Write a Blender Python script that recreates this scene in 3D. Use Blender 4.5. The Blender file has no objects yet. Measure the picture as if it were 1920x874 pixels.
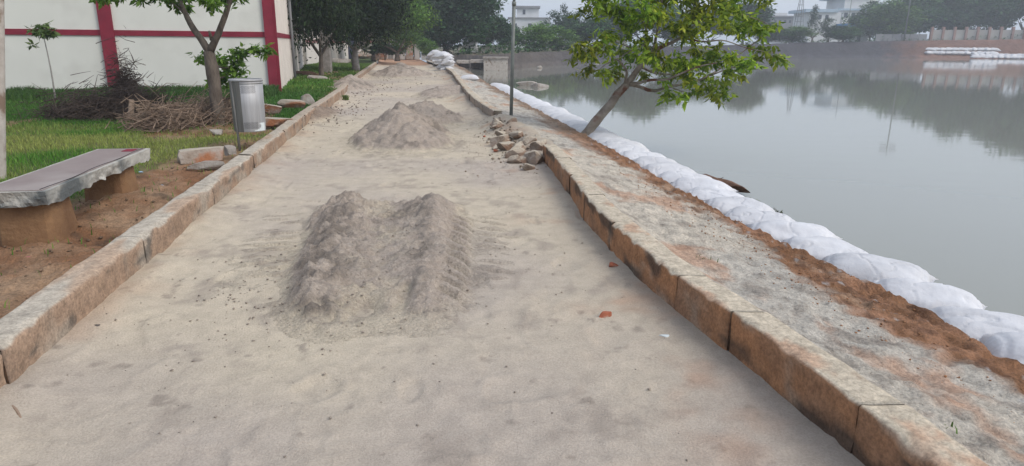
import bpy, math, random
import numpy as np
from mathutils import Vector, Matrix, Euler
rng = np.random.default_rng(7)
random.seed(7)
sc = bpy.context.scene
COL = sc.collection

# ------------------------------------------------------------------ camera
F_PX = 1266.0; PITCH = math.atan(355/1266.0); ROLL = math.radians(0.5); HC = 1.6
cam_d = bpy.data.cameras.new('camera'); cam = bpy.data.objects.new('camera', cam_d); COL.objects.link(cam)
cam_d.sensor_fit = 'HORIZONTAL'; cam_d.sensor_width = 36.0; cam_d.lens = F_PX/1920*36.0
cam_d.clip_start = 0.05; cam_d.clip_end = 3000
cam.location = (0, 0, HC)
cam.matrix_world = Matrix.Translation((0, 0, HC)) @ Matrix.Rotation(math.pi/2-PITCH, 4, 'X') @ Matrix.Rotation(ROLL, 4, 'Z')
sc.camera = cam

# ------------------------------------------------------------------ world, sun, exposure
SUN_EL = math.radians(46); SUN_AZ = math.radians(118)       # azimuth measured from +Y towards +X
w = bpy.data.worlds.new('World'); sc.world = w; w.use_nodes = True
nt = w.node_tree; nt.nodes.clear()
sky = nt.nodes.new('ShaderNodeTexSky'); sky.sky_type = 'NISHITA'; sky.sun_disc = False
sky.sun_elevation = SUN_EL; sky.sun_rotation = SUN_AZ; sky.air_density = 1.3; sky.dust_density = 4.0; sky.ozone_density = 1.5
hs = nt.nodes.new('ShaderNodeHueSaturation'); hs.inputs['Saturation'].default_value = 0.62
bgn = nt.nodes.new('ShaderNodeBackground'); bgn.inputs['Strength'].default_value = 0.15
wo = nt.nodes.new('ShaderNodeOutputWorld')
ov = nt.nodes.new('ShaderNodeMixRGB'); ov.inputs[0].default_value = .6; ov.inputs[2].default_value = (3.55, 4.0, 4.85, 1)     # thin even cloud veil over the whole sky
nt.links.new(sky.outputs[0], hs.inputs['Color']); nt.links.new(hs.outputs[0], ov.inputs[1]); nt.links.new(ov.outputs[0], bgn.inputs[0]); nt.links.new(bgn.outputs[0], wo.inputs[0])
sd = bpy.data.lights.new('sun', 'SUN'); sd.energy = 1.15; sd.angle = math.radians(26); sd.color = (1.0, 0.95, 0.88)
sun = bpy.data.objects.new('sun', sd); COL.objects.link(sun)
sdir = Vector((math.sin(SUN_AZ)*math.cos(SUN_EL), math.cos(SUN_AZ)*math.cos(SUN_EL), math.sin(SUN_EL)))
sun.rotation_euler = sdir.to_track_quat('Z', 'Y').to_euler(); sun.location = (20, 10, 40)
sc.view_settings.view_transform = 'Standard'; sc.view_settings.look = 'None'
sc.view_settings.exposure = 0.55; sc.view_settings.gamma = 1.0
try: sc.view_settings.use_curve_mapping = False
except Exception: pass

# ------------------------------------------------------------------ pixel rays of the photograph -> places in the world
CR, SR, CP, SP = math.cos(ROLL), math.sin(ROLL), math.cos(PITCH), math.sin(PITCH)
def ray(px, py):
    x = px-960.0; y = 437.0-py
    xl = x*CR - y*SR; yl = x*SR + y*CR
    return np.array([xl, F_PX*CP + yl*SP, -F_PX*SP + yl*CP])
def U(px, py, z=0.0):                      # point at height z
    d = ray(px, py); t = (z-HC)/d[2]; return np.array([d[0]*t, d[1]*t, z])
def AT(px, py, Y):                         # point at forward distance Y
    d = ray(px, py); t = Y/d[1]; return np.array([d[0]*t, Y, HC+d[2]*t])

# ------------------------------------------------------------------ noise
def _hash(ix, iy, seed):
    n = (ix.astype(np.int64)*374761393 + iy.astype(np.int64)*668265263 + seed*1442695041) & 0xffffffff
    n = ((n ^ (n >> 13))*1274126177) & 0xffffffff
    return ((n ^ (n >> 16)) & 0xffff)/65535.0
def vnoise(x, y, seed=0):
    x = np.asarray(x, float); y = np.asarray(y, float)
    x0 = np.floor(x); y0 = np.floor(y); fx = x-x0; fy = y-y0
    fx = fx*fx*(3-2*fx); fy = fy*fy*(3-2*fy)
    a = _hash(x0, y0, seed); b = _hash(x0+1, y0, seed); c = _hash(x0, y0+1, seed); d = _hash(x0+1, y0+1, seed)
    return (a+(b-a)*fx)*(1-fy) + (c+(d-c)*fx)*fy
def fbm(x, y, seed=0, octs=4, gain=0.5):
    x = np.asarray(x, float); y = np.asarray(y, float)
    s = 0; a = 1; t = 0
    for k in range(octs):
        s = s + a*(vnoise(x*2**k+17.3*k, y*2**k-9.1*k, seed+k)-0.5)*2; t += a; a *= gain
    return s/t                               # about -1..1
def sst(a, b, x):
    t = np.clip((np.asarray(x, float)-a)/(b-a), 0, 1); return t*t*(3-2*t)
def lerp(a, b, t): return a+(b-a)*t
def cmix(a, b, t): t = np.asarray(t)[..., None]; return np.asarray(a)*(1-t)+np.asarray(b)*t

# ------------------------------------------------------------------ mesh helpers
def mk_mesh(name, V, Fc, col=None, smooth=True, mat=None):
    me = bpy.data.meshes.new(name)
    V = np.asarray(V, np.float32)
    if isinstance(Fc, np.ndarray):
        n, k = Fc.shape
        me.vertices.add(len(V)); me.vertices.foreach_set('co', V.ravel())
        me.loops.add(n*k); me.loops.foreach_set('vertex_index', Fc.ravel().astype(np.int32))
        me.polygons.add(n); me.polygons.foreach_set('loop_start', np.arange(0, n*k, k, dtype=np.int32))
        try: me.polygons.foreach_set('loop_total', np.full(n, k, dtype=np.int32))
        except Exception: pass
        me.update(calc_edges=True)
    else:
        me.from_pydata([tuple(v) for v in V], [], Fc); me.update()
    if smooth: me.polygons.foreach_set('use_smooth', np.ones(len(me.polygons), bool))
    if col is not None:
        at = me.color_attributes.new('Col', 'FLOAT_COLOR', 'POINT')
        c = np.ones((len(V), 4), np.float32); c[:, :3] = col
        at.data.foreach_set('color', c.ravel())
    if mat: me.materials.append(mat)
    me.validate(); return me
def link(name, me, parent=None, label=None, cat=None, group=None, kind=None, loc=None):
    o = bpy.data.objects.new(name, me); COL.objects.link(o)
    if parent is not None: o.parent = parent
    if loc is not None: o.location = loc
    if label: o['label'] = label
    if cat: o['category'] = cat
    if group: o['group'] = group
    if kind: o['kind'] = kind
    return o
def empty(name, label, cat, loc=(0, 0, 0), rz=0, group=None):
    o = link(name, None, None, label, cat, group); o.location = loc; o.rotation_euler = (0, 0, rz); o.empty_display_size = 0.1
    return o
class MB:
    def __init__(s): s.v = []; s.f = []; s.n = 0
    def add(s, V, F):
        V = np.asarray(V, float); s.v.append(V); s.f += [tuple(int(i)+s.n for i in f) for f in F]; s.n += len(V); return s
    def box(s, c, size, rz=0, rx=0, ry=0):
        x, y, z = [q/2 for q in size]
        V = np.array([(a*x, b*y, d*z) for a in (-1, 1) for b in (-1, 1) for d in (-1, 1)])
        R = np.array(Euler((rx, ry, rz)).to_matrix()); V = V@R.T + np.array(c)
        return s.add(V, [(0, 1, 3, 2), (4, 6, 7, 5), (0, 4, 5, 1), (2, 3, 7, 6), (0, 2, 6, 4), (1, 5, 7, 3)])
    def prism(s, pts, z0, z1):
        n = len(pts); V = [(p[0], p[1], z0) for p in pts]+[(p[0], p[1], z1) for p in pts]
        return s.add(V, [tuple(range(n))[::-1], tuple(range(n, 2*n))]+[(i, (i+1) % n, n+(i+1) % n, n+i) for i in range(n)])
    def tube(s, P, R, sides=8, cap=True, wob=0.0, seed=0):
        P = np.asarray(P, float); R = np.broadcast_to(np.asarray(R, float), (len(P),))
        T = np.gradient(P, axis=0); T /= np.linalg.norm(T, axis=1)[:, None]+1e-9
        ref = np.array([0.13, 0.99, 0.05]) if abs(T[0, 2]) > .5 else np.array([0, 0, 1.0])
        ang = np.arange(sides)/sides*2*math.pi; V = []
        for i in range(len(P)):
            a = np.cross(T[i], ref); a /= np.linalg.norm(a)+1e-9; b = np.cross(T[i], a)
            r = R[i]*(1+wob*(vnoise(np.cos(ang)*1.7+5+seed, np.full(sides, i*.7), seed)-.5)*2)
            V.append(P[i]+np.outer(np.cos(ang)*r, a)+np.outer(np.sin(ang)*r, b))
        V = np.concatenate(V); Fc = []
        for i in range(len(P)-1):
            for k in range(sides):
                k2 = (k+1) % sides; Fc.append((i*sides+k, i*sides+k2, (i+1)*sides+k2, (i+1)*sides+k))
        if cap: Fc += [tuple(range(sides))[::-1], tuple((len(P)-1)*sides+k for k in range(sides))]
        return s.add(V, Fc)
    def obj(s, name, mat, parent=None, smooth=False, **k):
        V = np.concatenate(s.v)
        return link(name, mk_mesh(name, V, s.f, None, smooth, mat), parent, **k)
def bevel(o, wd=0.01, seg=2):
    m = o.modifiers.new('bevel', 'BEVEL'); m.width = wd; m.segments = seg; m.limit_method = 'ANGLE'; return o
def spline(P, n):                            # Catmull-Rom resampling
    P = np.asarray(P, float); Q = np.vstack([2*P[0]-P[1], P, 2*P[-1]-P[-2]]); out = []
    t = np.linspace(0, len(P)-1-1e-6, n)
    for u in t:
        i = int(u); f = u-i; a, b, c, d = Q[i:i+4]
        out.append(0.5*((2*b)+(-a+c)*f+(2*a-5*b+4*c-d)*f*f+(-a+3*b-3*c+d)*f**3))
    return np.array(out)
def grid_faces(nr, nc):
    i = np.arange((nr-1)*(nc-1)); r = i//(nc-1); c = i % (nc-1); a = r*nc+c
    return np.stack([a, a+1, a+nc+1, a+nc], 1)

# ------------------------------------------------------------------ materials
def mat_new(name):
    m = bpy.data.materials.new(name); m.use_nodes = True; n = m.node_tree; n.nodes.clear()
    out = n.nodes.new('ShaderNodeOutputMaterial'); b = n.nodes.new('ShaderNodeBsdfPrincipled')
    n.links.new(b.outputs[0], out.inputs[0]); return m, n, b, out
def m_rough(name, c1=(.3, .3, .3), c2=None, scale=6.0, rough=0.9, bump=0.3, bscale=60, bdist=0.01, vcol=False, var=0.25, spec=0.2, metal=0.0,
            stain=None, stain_scale=2.0, stain_at=(.55, .62), stretch=(1, 1, 1), obj_var=0.0, detail=8, speck=0.0, speck_scale=90):
    m, n, b, out = mat_new(name); L = n.links
    tc = n.nodes.new('ShaderNodeTexCoord'); mp = n.nodes.new('ShaderNodeMapping'); mp.inputs['Scale'].default_value = stretch
    L.new(tc.outputs['Object'], mp.inputs[0])
    nz = n.nodes.new('ShaderNodeTexNoise'); nz.inputs['Scale'].default_value = scale; nz.inputs['Detail'].default_value = detail; nz.inputs['Roughness'].default_value = .6
    L.new(mp.outputs[0], nz.inputs['Vector'])
    if vcol:
        at = n.nodes.new('ShaderNodeAttribute'); at.attribute_name = 'Col'
        mr = n.nodes.new('ShaderNodeMapRange'); mr.inputs['From Min'].default_value = .3; mr.inputs['From Max'].default_value = .7
        mr.inputs['To Min'].default_value = 1-var; mr.inputs['To Max'].default_value = 1+var
        L.new(nz.outputs['Fac'], mr.inputs['Value'])
        mx = n.nodes.new('ShaderNodeVectorMath'); mx.operation = 'SCALE'; L.new(at.outputs['Color'], mx.inputs[0]); L.new(mr.outputs[0], mx.inputs['Scale'])
        colout = mx.outputs[0]
        if speck:
            ns_ = n.nodes.new('ShaderNodeTexNoise'); ns_.inputs['Scale'].default_value = speck_scale; ns_.inputs['Detail'].default_value = 3; ns_.inputs['Roughness'].default_value = .7
            L.new(mp.outputs[0], ns_.inputs['Vector']); ms_ = n.nodes.new('ShaderNodeMapRange')
            for kk, vv in (('From Min', .34), ('From Max', .62), ('To Min', 1-speck), ('To Max', 1+speck*.35)): ms_.inputs[kk].default_value = vv
            L.new(ns_.outputs['Fac'], ms_.inputs['Value']); m5 = n.nodes.new('ShaderNodeVectorMath'); m5.operation = 'SCALE'
            L.new(colout, m5.inputs[0]); L.new(ms_.outputs[0], m5.inputs['Scale']); colout = m5.outputs[0]
    else:
        if c2 is None: c2 = tuple(x*(1-var) for x in c1)
        cr = n.nodes.new('ShaderNodeValToRGB'); cr.color_ramp.elements[0].position = .35; cr.color_ramp.elements[1].position = .65
        cr.color_ramp.elements[0].color = (*c2, 1); cr.color_ramp.elements[1].color = (*c1, 1)
        L.new(nz.outputs['Fac'], cr.inputs[0]); colout = cr.outputs[0]
    if stain:
        n2 = n.nodes.new('ShaderNodeTexNoise'); n2.inputs['Scale'].default_value = stain_scale; n2.inputs['Detail'].default_value = 6
        L.new(mp.outputs[0], n2.inputs['Vector'])
        r2 = n.nodes.new('ShaderNodeMapRange'); r2.inputs['From Min'].default_value = stain_at[0]; r2.inputs['From Max'].default_value = stain_at[1]
        L.new(n2.outputs['Fac'], r2.inputs['Value'])
        mm = n.nodes.new('ShaderNodeMix'); mm.data_type = 'RGBA'; mm.inputs['B'].default_value = (*stain, 1) if False else (0, 0, 0, 1)
        ins = [i for i in mm.inputs if i.type == 'RGBA']; ins[1].default_value = (*stain, 1)
        L.new(r2.outputs[0], mm.inputs[0]); L.new(colout, ins[0]); colout = [o for o in mm.outputs if o.type == 'RGBA'][0]
    if obj_var:
        oi = n.nodes.new('ShaderNodeObjectInfo'); r3 = n.nodes.new('ShaderNodeMapRange'); r3.inputs['To Min'].default_value = 1-obj_var; r3.inputs['To Max'].default_value = 1+obj_var
        L.new(oi.outputs['Random'], r3.inputs['Value']); m3 = n.nodes.new('ShaderNodeVectorMath'); m3.operation = 'SCALE'
        L.new(colout, m3.inputs[0]); L.new(r3.outputs[0], m3.inputs['Scale']); colout = m3.outputs[0]
    L.new(colout, b.inputs['Base Color'])
    b.inputs['Roughness'].default_value = rough; b.inputs['Metallic'].default_value = metal; b.inputs['Specular IOR Level'].default_value = spec
    if bump:
        nb = n.nodes.new('ShaderNodeTexNoise'); nb.inputs['Scale'].default_value = bscale; nb.inputs['Detail'].default_value = 6; nb.inputs['Roughness'].default_value = .65
        L.new(mp.outputs[0], nb.inputs['Vector']); bp = n.nodes.new('ShaderNodeBump'); bp.inputs['Strength'].default_value = bump; bp.inputs['Distance'].default_value = bdist
        L.new(nb.outputs['Fac'], bp.inputs['Height']); L.new(bp.outputs[0], b.inputs['Normal'])
    return m
def m_leaf(name, transl=0.35, rough=0.55, obj_var=0.15):
    m, n, b, out = mat_new(name); L = n.links
    at = n.nodes.new('ShaderNodeAttribute'); at.attribute_name = 'Col'; src = at.outputs['Color']
    if obj_var:
        oi = n.nodes.new('ShaderNodeObjectInfo'); r3 = n.nodes.new('ShaderNodeMapRange'); r3.inputs['To Min'].default_value = 1-obj_var; r3.inputs['To Max'].default_value = 1+obj_var
        L.new(oi.outputs['Random'], r3.inputs['Value']); m3 = n.nodes.new('ShaderNodeVectorMath'); m3.operation = 'SCALE'
        L.new(src, m3.inputs[0]); L.new(r3.outputs[0], m3.inputs['Scale']); src = m3.outputs[0]
    L.new(src, b.inputs['Base Color']); b.inputs['Roughness'].default_value = rough; b.inputs['Specular IOR Level'].default_value = .25
    tr = n.nodes.new('ShaderNodeBsdfTranslucent'); L.new(src, tr.inputs[0])
    mx = n.nodes.new('ShaderNodeMixShader'); mx.inputs[0].default_value = transl
    L.new(b.outputs[0], mx.inputs[1]); L.new(tr.outputs[0], mx.inputs[2]); L.new(mx.outputs[0], out.inputs[0]); return m

M = {}
M['sand'] = m_rough('sand_surface', vcol=True, scale=7, var=.10, bump=1, bscale=110, bdist=.009, detail=12, speck=.16, speck_scale=95)
M['heap'] = m_rough('heap_sand', vcol=True, scale=12, var=.16, bump=1, bscale=50, bdist=.03, detail=12, speck=.2, speck_scale=60)
M['soil'] = m_rough('soil', vcol=True, scale=9, var=.24, bump=1, bscale=50, bdist=.022, detail=12, speck=.3, speck_scale=60)
M['kerb'] = m_rough('kerb_concrete', vcol=True, scale=13, var=.25, bump=.8, bscale=45, bdist=.012, detail=12, speck=.28, speck_scale=55)
M['grass'] = m_leaf('grass_blades', .25, .7, 0)
M['leaf'] = m_leaf('leaves', .4)
M['leaf_far'] = m_leaf('leaves_far', .25, .7, .25)
M['bark'] = m_rough('bark', (.17, .14, .115), (.07, .055, .045), scale=9, bump=.8, bscale=28, bdist=.02, stretch=(1, 1, .35))
M['bark_grey'] = m_rough('bark_grey', (.30, .27, .23), (.16, .13, .105), scale=6, bump=.7, bscale=26, bdist=.015, stain=(.13, .06, .04), stain_scale=3)
M['bark_pale'] = m_rough('bark_pale', (.33, .31, .29), (.19, .175, .16), scale=5, bump=.5, bscale=20)
M['wall'] = m_rough('wall_paint_cream', (.62, .62, .57), (.59, .59, .54), scale=1.2, rough=.85, bump=.12, bscale=30, stain=(.50, .49, .45), stain_scale=.9, stain_at=(.55, .8))
M['wall_warm'] = m_rough('wall_cladding_cream', (.68, .63, .585), (.61, .565, .52), scale=1.4, rough=.8, bump=.1, bscale=30)
M['red'] = m_rough('wall_paint_maroon', (.22, .024, .044), (.17, .018, .034), scale=3, rough=.75, bump=.15, bscale=40)
M['pink'] = m_rough('faded_band_paint', (.38, .18, .18), (.33, .16, .16), scale=3)
M['bag'] = m_rough('woven_sack', (.58, .585, .605), (.49, .49, .505), scale=4, rough=.7, bump=.6, bscale=9, bdist=.02, stain=(.40, .33, .28), stain_scale=2.2, stain_at=(.58, .85), obj_var=.07)
M['steel'] = m_rough('brushed_steel', (.42, .42, .43), (.34, .34, .34), scale=5, rough=.62, metal=.55, bump=.08, bscale=60, stretch=(6, 6, .3), spec=.5)
M['steel_dull'] = m_rough('dull_steel', (.20, .195, .18), (.13, .125, .115), scale=7, rough=.6, metal=.5, bump=.1, bscale=60, stretch=(8, 8, .3))
M['steel_dark'] = m_rough('dark_hole', (.04, .04, .04), rough=.6, bump=0)
M['sticker'] = m_rough('pale_sticker', (.6, .64, .64), (.5, .55, .55), scale=12, rough=.5, bump=0)
M['pole'] = m_rough('grey_pole', (.20, .215, .20), (.15, .16, .15), scale=8, rough=.55, metal=.3, bump=.1)
M['post'] = m_rough('concrete_post', (.50, .46, .42), (.38, .34, .30), scale=9, bump=.5, bscale=50, stain=(.22, .16, .12), stain_scale=3)
M['slab_top'] = m_rough('bench_tile', (.235, .185, .17), (.19, .145, .135), scale=3, rough=.45, bump=.06, bscale=40, spec=.4, stain=(.30, .26, .24), stain_scale=1.6, stain_at=(.5, .75))
M['slab_edge'] = m_rough('bench_concrete', (.50, .48, .43), (.36, .345, .31), scale=9, bump=.8, bscale=30, bdist=.02, stain=(.12, .13, .13), stain_scale=1.7, stain_at=(.56, .66))
M['brick_old'] = m_rough('plastered_brick_leg', (.25, .145, .075), (.16, .085, .045), scale=5, bump=.7, bscale=30, bdist=.02)
M['stone'] = m_rough('broken_concrete', (.34, .30, .26), (.22, .17, .13), scale=7, bump=.9, bscale=24, bdist=.02, stain=(.28, .12, .06), stain_scale=3, stain_at=(.5, .62), obj_var=.15)
M['rubble'] = m_rough('sandy_broken_concrete', (.36, .31, .26), (.17, .125, .09), scale=5, bump=1, bscale=22, bdist=.03, stain=(.22, .13, .085), stain_scale=2.5, stain_at=(.5, .65), obj_var=.15)
def dust(m_, col, lo=.45, hi=.85):            # sand settled on upward faces
    n_ = m_.node_tree; b_ = [q for q in n_.nodes if q.type == 'BSDF_PRINCIPLED'][0]; src = b_.inputs['Base Color'].links[0].from_socket
    g_ = n_.nodes.new('ShaderNodeNewGeometry'); sp = n_.nodes.new('ShaderNodeSeparateXYZ'); n_.links.new(g_.outputs['Normal'], sp.inputs[0])
    r_ = n_.nodes.new('ShaderNodeMapRange'); r_.inputs['From Min'].default_value = lo; r_.inputs['From Max'].default_value = hi; n_.links.new(sp.outputs['Z'], r_.inputs['Value'])
    x_ = n_.nodes.new('ShaderNodeMixRGB'); x_.inputs[2].default_value = (*col, 1); n_.links.new(r_.outputs[0], x_.inputs[0]); n_.links.new(src, x_.inputs[1]); n_.links.new(x_.outputs[0], b_.inputs['Base Color'])
dust(M['rubble'], (.44, .38, .30)); dust(M['stone'], (.36, .32, .26), .6, .95)
M['stone_grey'] = m_rough('grey_stone', (.36, .34, .31), (.24, .2, .17), scale=6, bump=.8, bscale=24, bdist=.02, obj_var=.12)
M['brick'] = m_rough('red_brick', (.36, .13, .075), (.26, .085, .05), scale=12, bump=.8, bscale=40, stain=(.42, .34, .28), stain_scale=6, stain_at=(.55, .65))
M['twig_dark'] = m_rough('dead_twigs_dark', (.115, .085, .07), (.05, .036, .03), scale=3, bump=0, obj_var=.0)
M['twig_tan'] = m_rough('dead_twigs_tan', (.30, .22, .16), (.15, .105, .08), scale=3, bump=0)
M['litter_blue'] = m_rough('blue_plastic', (.28, .42, .55), rough=.4, bump=0)
M['litter_pink'] = m_rough('pink_plastic', (.5, .1, .16), rough=.5, bump=0)
M['litter_white'] = m_rough('white_plastic', (.7, .72, .72), rough=.4, bump=.2)
M['bank'] = m_rough('bank_soil', vcol=True, scale=.5, var=.22, bump=.9, bscale=1.5, bdist=.4)
M['b_white'] = m_rough('far_white_wall', (.62, .63, .64), (.52, .53, .54), scale=.3, bump=0)
M['b_blue'] = m_rough('far_pale_blue_sheet', (.38, .47, .56), (.33, .42, .50), scale=.3, bump=0)
M['b_bluedark'] = m_rough('blue_roof_sheet', (.10, .26, .52), (.08, .22, .46), scale=.3, bump=0)
M['b_grey'] = m_rough('far_grey_wall', (.26, .26, .27), (.21, .21, .22), scale=.3, bump=0)
M['b_win'] = m_rough('far_window_glass', (.05, .06, .08), rough=.25, bump=0, spec=.5)
M['gate'] = m_rough('dark_blue_gate', (.025, .03, .06), (.02, .022, .04), rough=.6, bump=0)
M['fence'] = m_rough('compound_wall_panel', (.44, .42, .39), (.36, .34, .31), scale=.6, bump=.2, bscale=4)
M['fence_post'] = m_rough('compound_wall_post', (.33, .22, .19), (.27, .18, .155), scale=.6, bump=.1)
M['dark_rock'] = m_rough('wet_dark_rock', (.11, .09, .08), (.05, .045, .04), scale=6, rough=.6, bump=.8, bscale=20, bdist=.03)
M['weed'] = m_rough('brown_weed', (.20, .11, .07), (.11, .06, .04), scale=9, bump=1, bscale=40, bdist=.03)
# murky pond water
m, n, b, out = mat_new('pond_water'); L = n.links
b.inputs['Base Color'].default_value = (.22, .22, .185, 1); b.inputs['Roughness'].default_value = .04; b.inputs['IOR'].default_value = 1.45; b.inputs['Specular IOR Level'].default_value = .5
tc = n.nodes.new('ShaderNodeTexCoord'); mp = n.nodes.new('ShaderNodeMapping'); mp.inputs['Scale'].default_value = (.8, 1.6, 1)
nz = n.nodes.new('ShaderNodeTexNoise'); nz.inputs['Scale'].default_value = 1.3; nz.inputs['Detail'].default_value = 4
bp = n.nodes.new('ShaderNodeBump'); bp.inputs['Strength'].default_value = .08; bp.inputs['Distance'].default_value = .02
L.new(tc.outputs['Object'], mp.inputs[0]); L.new(mp.outputs[0], nz.inputs['Vector']); L.new(nz.outputs['Fac'], bp.inputs['Height']); L.new(bp.outputs[0], b.inputs['Normal'])
M['water'] = m

# ------------------------------------------------------------------ ground plan
ZW = -0.45
_LY = [0.0, 2.73, 3.17, 3.72, 4.18, 4.84, 6.01, 8.14, 11.52, 14.0, 20.4, 31.9, 51.4, 95]
_LX = [-1.9, -2.31, -2.39, -2.50, -2.56, -2.68, -2.86, -3.19, -3.74, -4.15, -5.06, -7.0, -10.0, -18.0]
_RY = [0.0, 2.35, 2.69, 3.33, 3.66, 3.88, 4.5, 5.06, 5.69, 6.18, 7.3, 7.95, 9.42, 13.0, 17.5, 25, 37.2, 51, 95]
_RX = [1.75, 1.38, 1.31, 1.18, 1.08, 1.02, .91, .82, .73, .68, .62, .57, .44, -.15, -1.02, -1.95, -3.4, -6.2, -14.5]
_BY = [0.0, 2.5, 3.43, 4.03, 4.42, 4.89, 5.28, 5.68, 6.2, 6.92, 10.8, 13.2, 28.2, 40, 60, 95]
_BX = [3.35, 3.02, 2.84, 2.78, 2.69, 2.59, 2.51, 2.40, 2.31, 2.22, 1.71, 1.39, -.82, -2.3, -4.9, -10.5]
def _smooth(ys, xs):
    g = np.exp(np.linspace(math.log(.3), math.log(120), 900)); v = np.interp(g, ys, xs); k = np.exp(-np.linspace(-2.2, 2.2, 61)**2); k /= k.sum()
    v2 = np.convolve(np.pad(v, 30, 'edge'), k, 'valid'); return lambda Y: np.interp(Y, g, v2)
xL = _smooth(_LY, _LX); xR = _smooth(_RY, _RX); xB = _smooth(_BY, _BX)
KH = 0.245; KW = 0.19

SAND = np.array([.505, .435, .335]); SANDG = np.array([.42, .362, .305]); SANDD = np.array([.285, .24, .20]); ORANGE = np.array([.36, .19, .11]); DIRT = np.array([.23, .115, .058])
def path_h(X, Y):
    h = 0.012*fbm(X*1.3, Y*1.3, 3, 3)
    det = 0.0075*fbm(X*9, Y*9, 5, 4, .65)
    # footprints and scuffs
    fp = vnoise(X*4.2+3+.5*fbm(X*3, Y*3, 13, 2), Y*3.1, 11); h = h - 0.014*sst(.72, .86, fp)*sst(.3, .45, vnoise(X*.7, Y*.5, 12)) + .005*sst(.6, .7, fp)*(1-sst(.70, .78, fp))
    cr = np.abs(fbm(X*2.2, Y*2.6, 14, 4, .6)); h = h + .007*(1-sst(0, .07, cr))*sst(.45, .6, vnoise(X*.9, Y*.8, 15))
    h = h + det*(0.5+1.0*vnoise(X*.6, Y*.6, 8))
    # sand banked up against both kerbs
    dl = X-xL(Y); dr = xR(Y)-X
    h = h + 0.05*np.exp(-(dl/.25)**2)*(0.4+vnoise(X*2, Y*1.2, 21)) + (0.018+.08*sst(10, 18, Y))*np.exp(-(dr/.32)**2)*(0.4+vnoise(X*2, Y*1.1, 22))
    gap = sst(9.2, 9.8, Y)*(1-sst(13.5, 14.5, Y)); h = h + gap*(.19+.05*fbm(X*4, Y*4, 24, 3))*np.exp(-(np.maximum(dr+.1, 0)/.42)**2)
    return h
def right_h(X, Y):
    s = X-xR(Y)-KW; wd = xB(Y)-xR(Y)-KW; u = s/wd
    z = .20 - .21*u - .20*sst(.84, .97, u+.05*fbm(X*1.5, Y*1.5, 31, 2)) - .85*sst(1.02, 1.9, u)
    z = np.where(s > wd+.45, np.minimum(z, -.30-(s-wd-.45)*.9), z)
    z = np.maximum(z, -1.3)
    z = z + .026*fbm(X*3.2, Y*3.2, 33, 4) + .032*fbm(X*12, Y*12, 36, 4, .68)*(1+sst(.5, .9, u))
    gp = sst(9.3, 9.7, Y)*(1-sst(13.9, 14.3, Y)); z = np.where(s < .10, lerp(lerp(KH-.015, z-.02, gp), z, sst(-.02, .10, s)), z)
    return z
def left_dirt(X, Y):                        # 1 = bare soil, 0 = lawn
    d = xL(Y)-KW-X
    m_ = 1-sst(-.25, .25, d-(1.55-0.11*np.maximum(Y-4, 0)*1.4)+.35*fbm(X*1.1, Y*1.1, 41, 3))
    m_ = m_*(1-sst(8.5, 12.5, Y+.8*fbm(X, Y, 43, 2)))
    m_ = np.maximum(m_, .75*(1-sst(.12, .45, d+.15*fbm(X*2, Y*2, 45, 2)))*sst(.4, .6, vnoise(X*.5, Y*.35, 44)))
    m_ = np.maximum(m_, .8*sst(.66, .74, vnoise(X*.55+9, Y*.42, 47)))
    return m_
def left_h(X, Y):
    d = xL(Y)-KW-X; z = .12 + .03*fbm(X*.7, Y*.7, 51, 3)
    z = z + left_dirt(X, Y)*(.075*fbm(X*2.6, Y*2.6, 53, 5, .6)+.02*fbm(X*14, Y*14, 57, 3, .7)-.01)
    z = z + .09*np.exp(-(((X+3.55)/.35)**2+((Y-6.1)/.9)**2))
    z = z + .10*sst(16, 30, Y)*sst(2, 5, d)
    return np.where(d < .12, lerp(.15, z, sst(0, .12, d)), z)

def sheet(name, x0f, x1f, ys, nc, hf, cf, mat, edge_pow=1.0, kind='structure', **kw):
    t = np.linspace(0, 1, nc); t = t**edge_pow if edge_pow > 0 else 1-(1-t)**(-edge_pow)
    Y = np.repeat(ys[:, None], nc, 1); X0 = x0f(ys)[:, None]; X1 = x1f(ys)[:, None]; X = X0+(X1-X0)*t[None, :]
    Z = hf(X, Y); V = np.stack([X, Y, Z], -1).reshape(-1, 3); C = cf(X, Y, Z).reshape(-1, 3)
    return link(name, mk_mesh(name, V, grid_faces(len(ys), nc), C, True, mat), kind=kind, **kw)
def ysteps(y0, y1, rel, mn):
    y = [y0]
    while y[-1] < y1: y.append(y[-1]+max(mn, rel*y[-1]))
    return np.array(y)

def path_c(X, Y, Z):
    t = fbm(X*.55, Y*.45, 61, 3)
    c = cmix(SAND, SANDG, sst(-.3, .5, t))
    c = cmix(c, SANDD, .55*sst(.1, .5, fbm(X*3.4, Y*3.0, 63, 5, .62)))
    c = cmix(c, SANDD*.75, .6*sst(.42, .6, fbm(X*8, Y*8, 64, 4, .65)))
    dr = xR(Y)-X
    c = cmix(c, SANDD*1.02, .55*np.exp(-(dr/.30)**2))  # sand darkens towards the right kerb foot: shading painted into the colour
    c = cmix(c, ORANGE*1.05, .42*sst(.1, .5, fbm(X*2.0, Y*2.3, 65, 4))*np.exp(-((dr-.28)/.35)**2))
    dl = X-xL(Y); c = cmix(c, ORANGE*1.1, .25*sst(.0, .5, fbm(X*2.0, Y*2.0, 66, 3))*np.exp(-(dl/.3)**2))
    c = cmix(c, ORANGE*1.15, .8*sst(48, 54, Y))
    return c
sheet('path', lambda y: xL(y)-.03, lambda y: xR(y)+KW+.06, ysteps(.6, 94, .0075, .014), 210, path_h, path_c, M['sand'])

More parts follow.
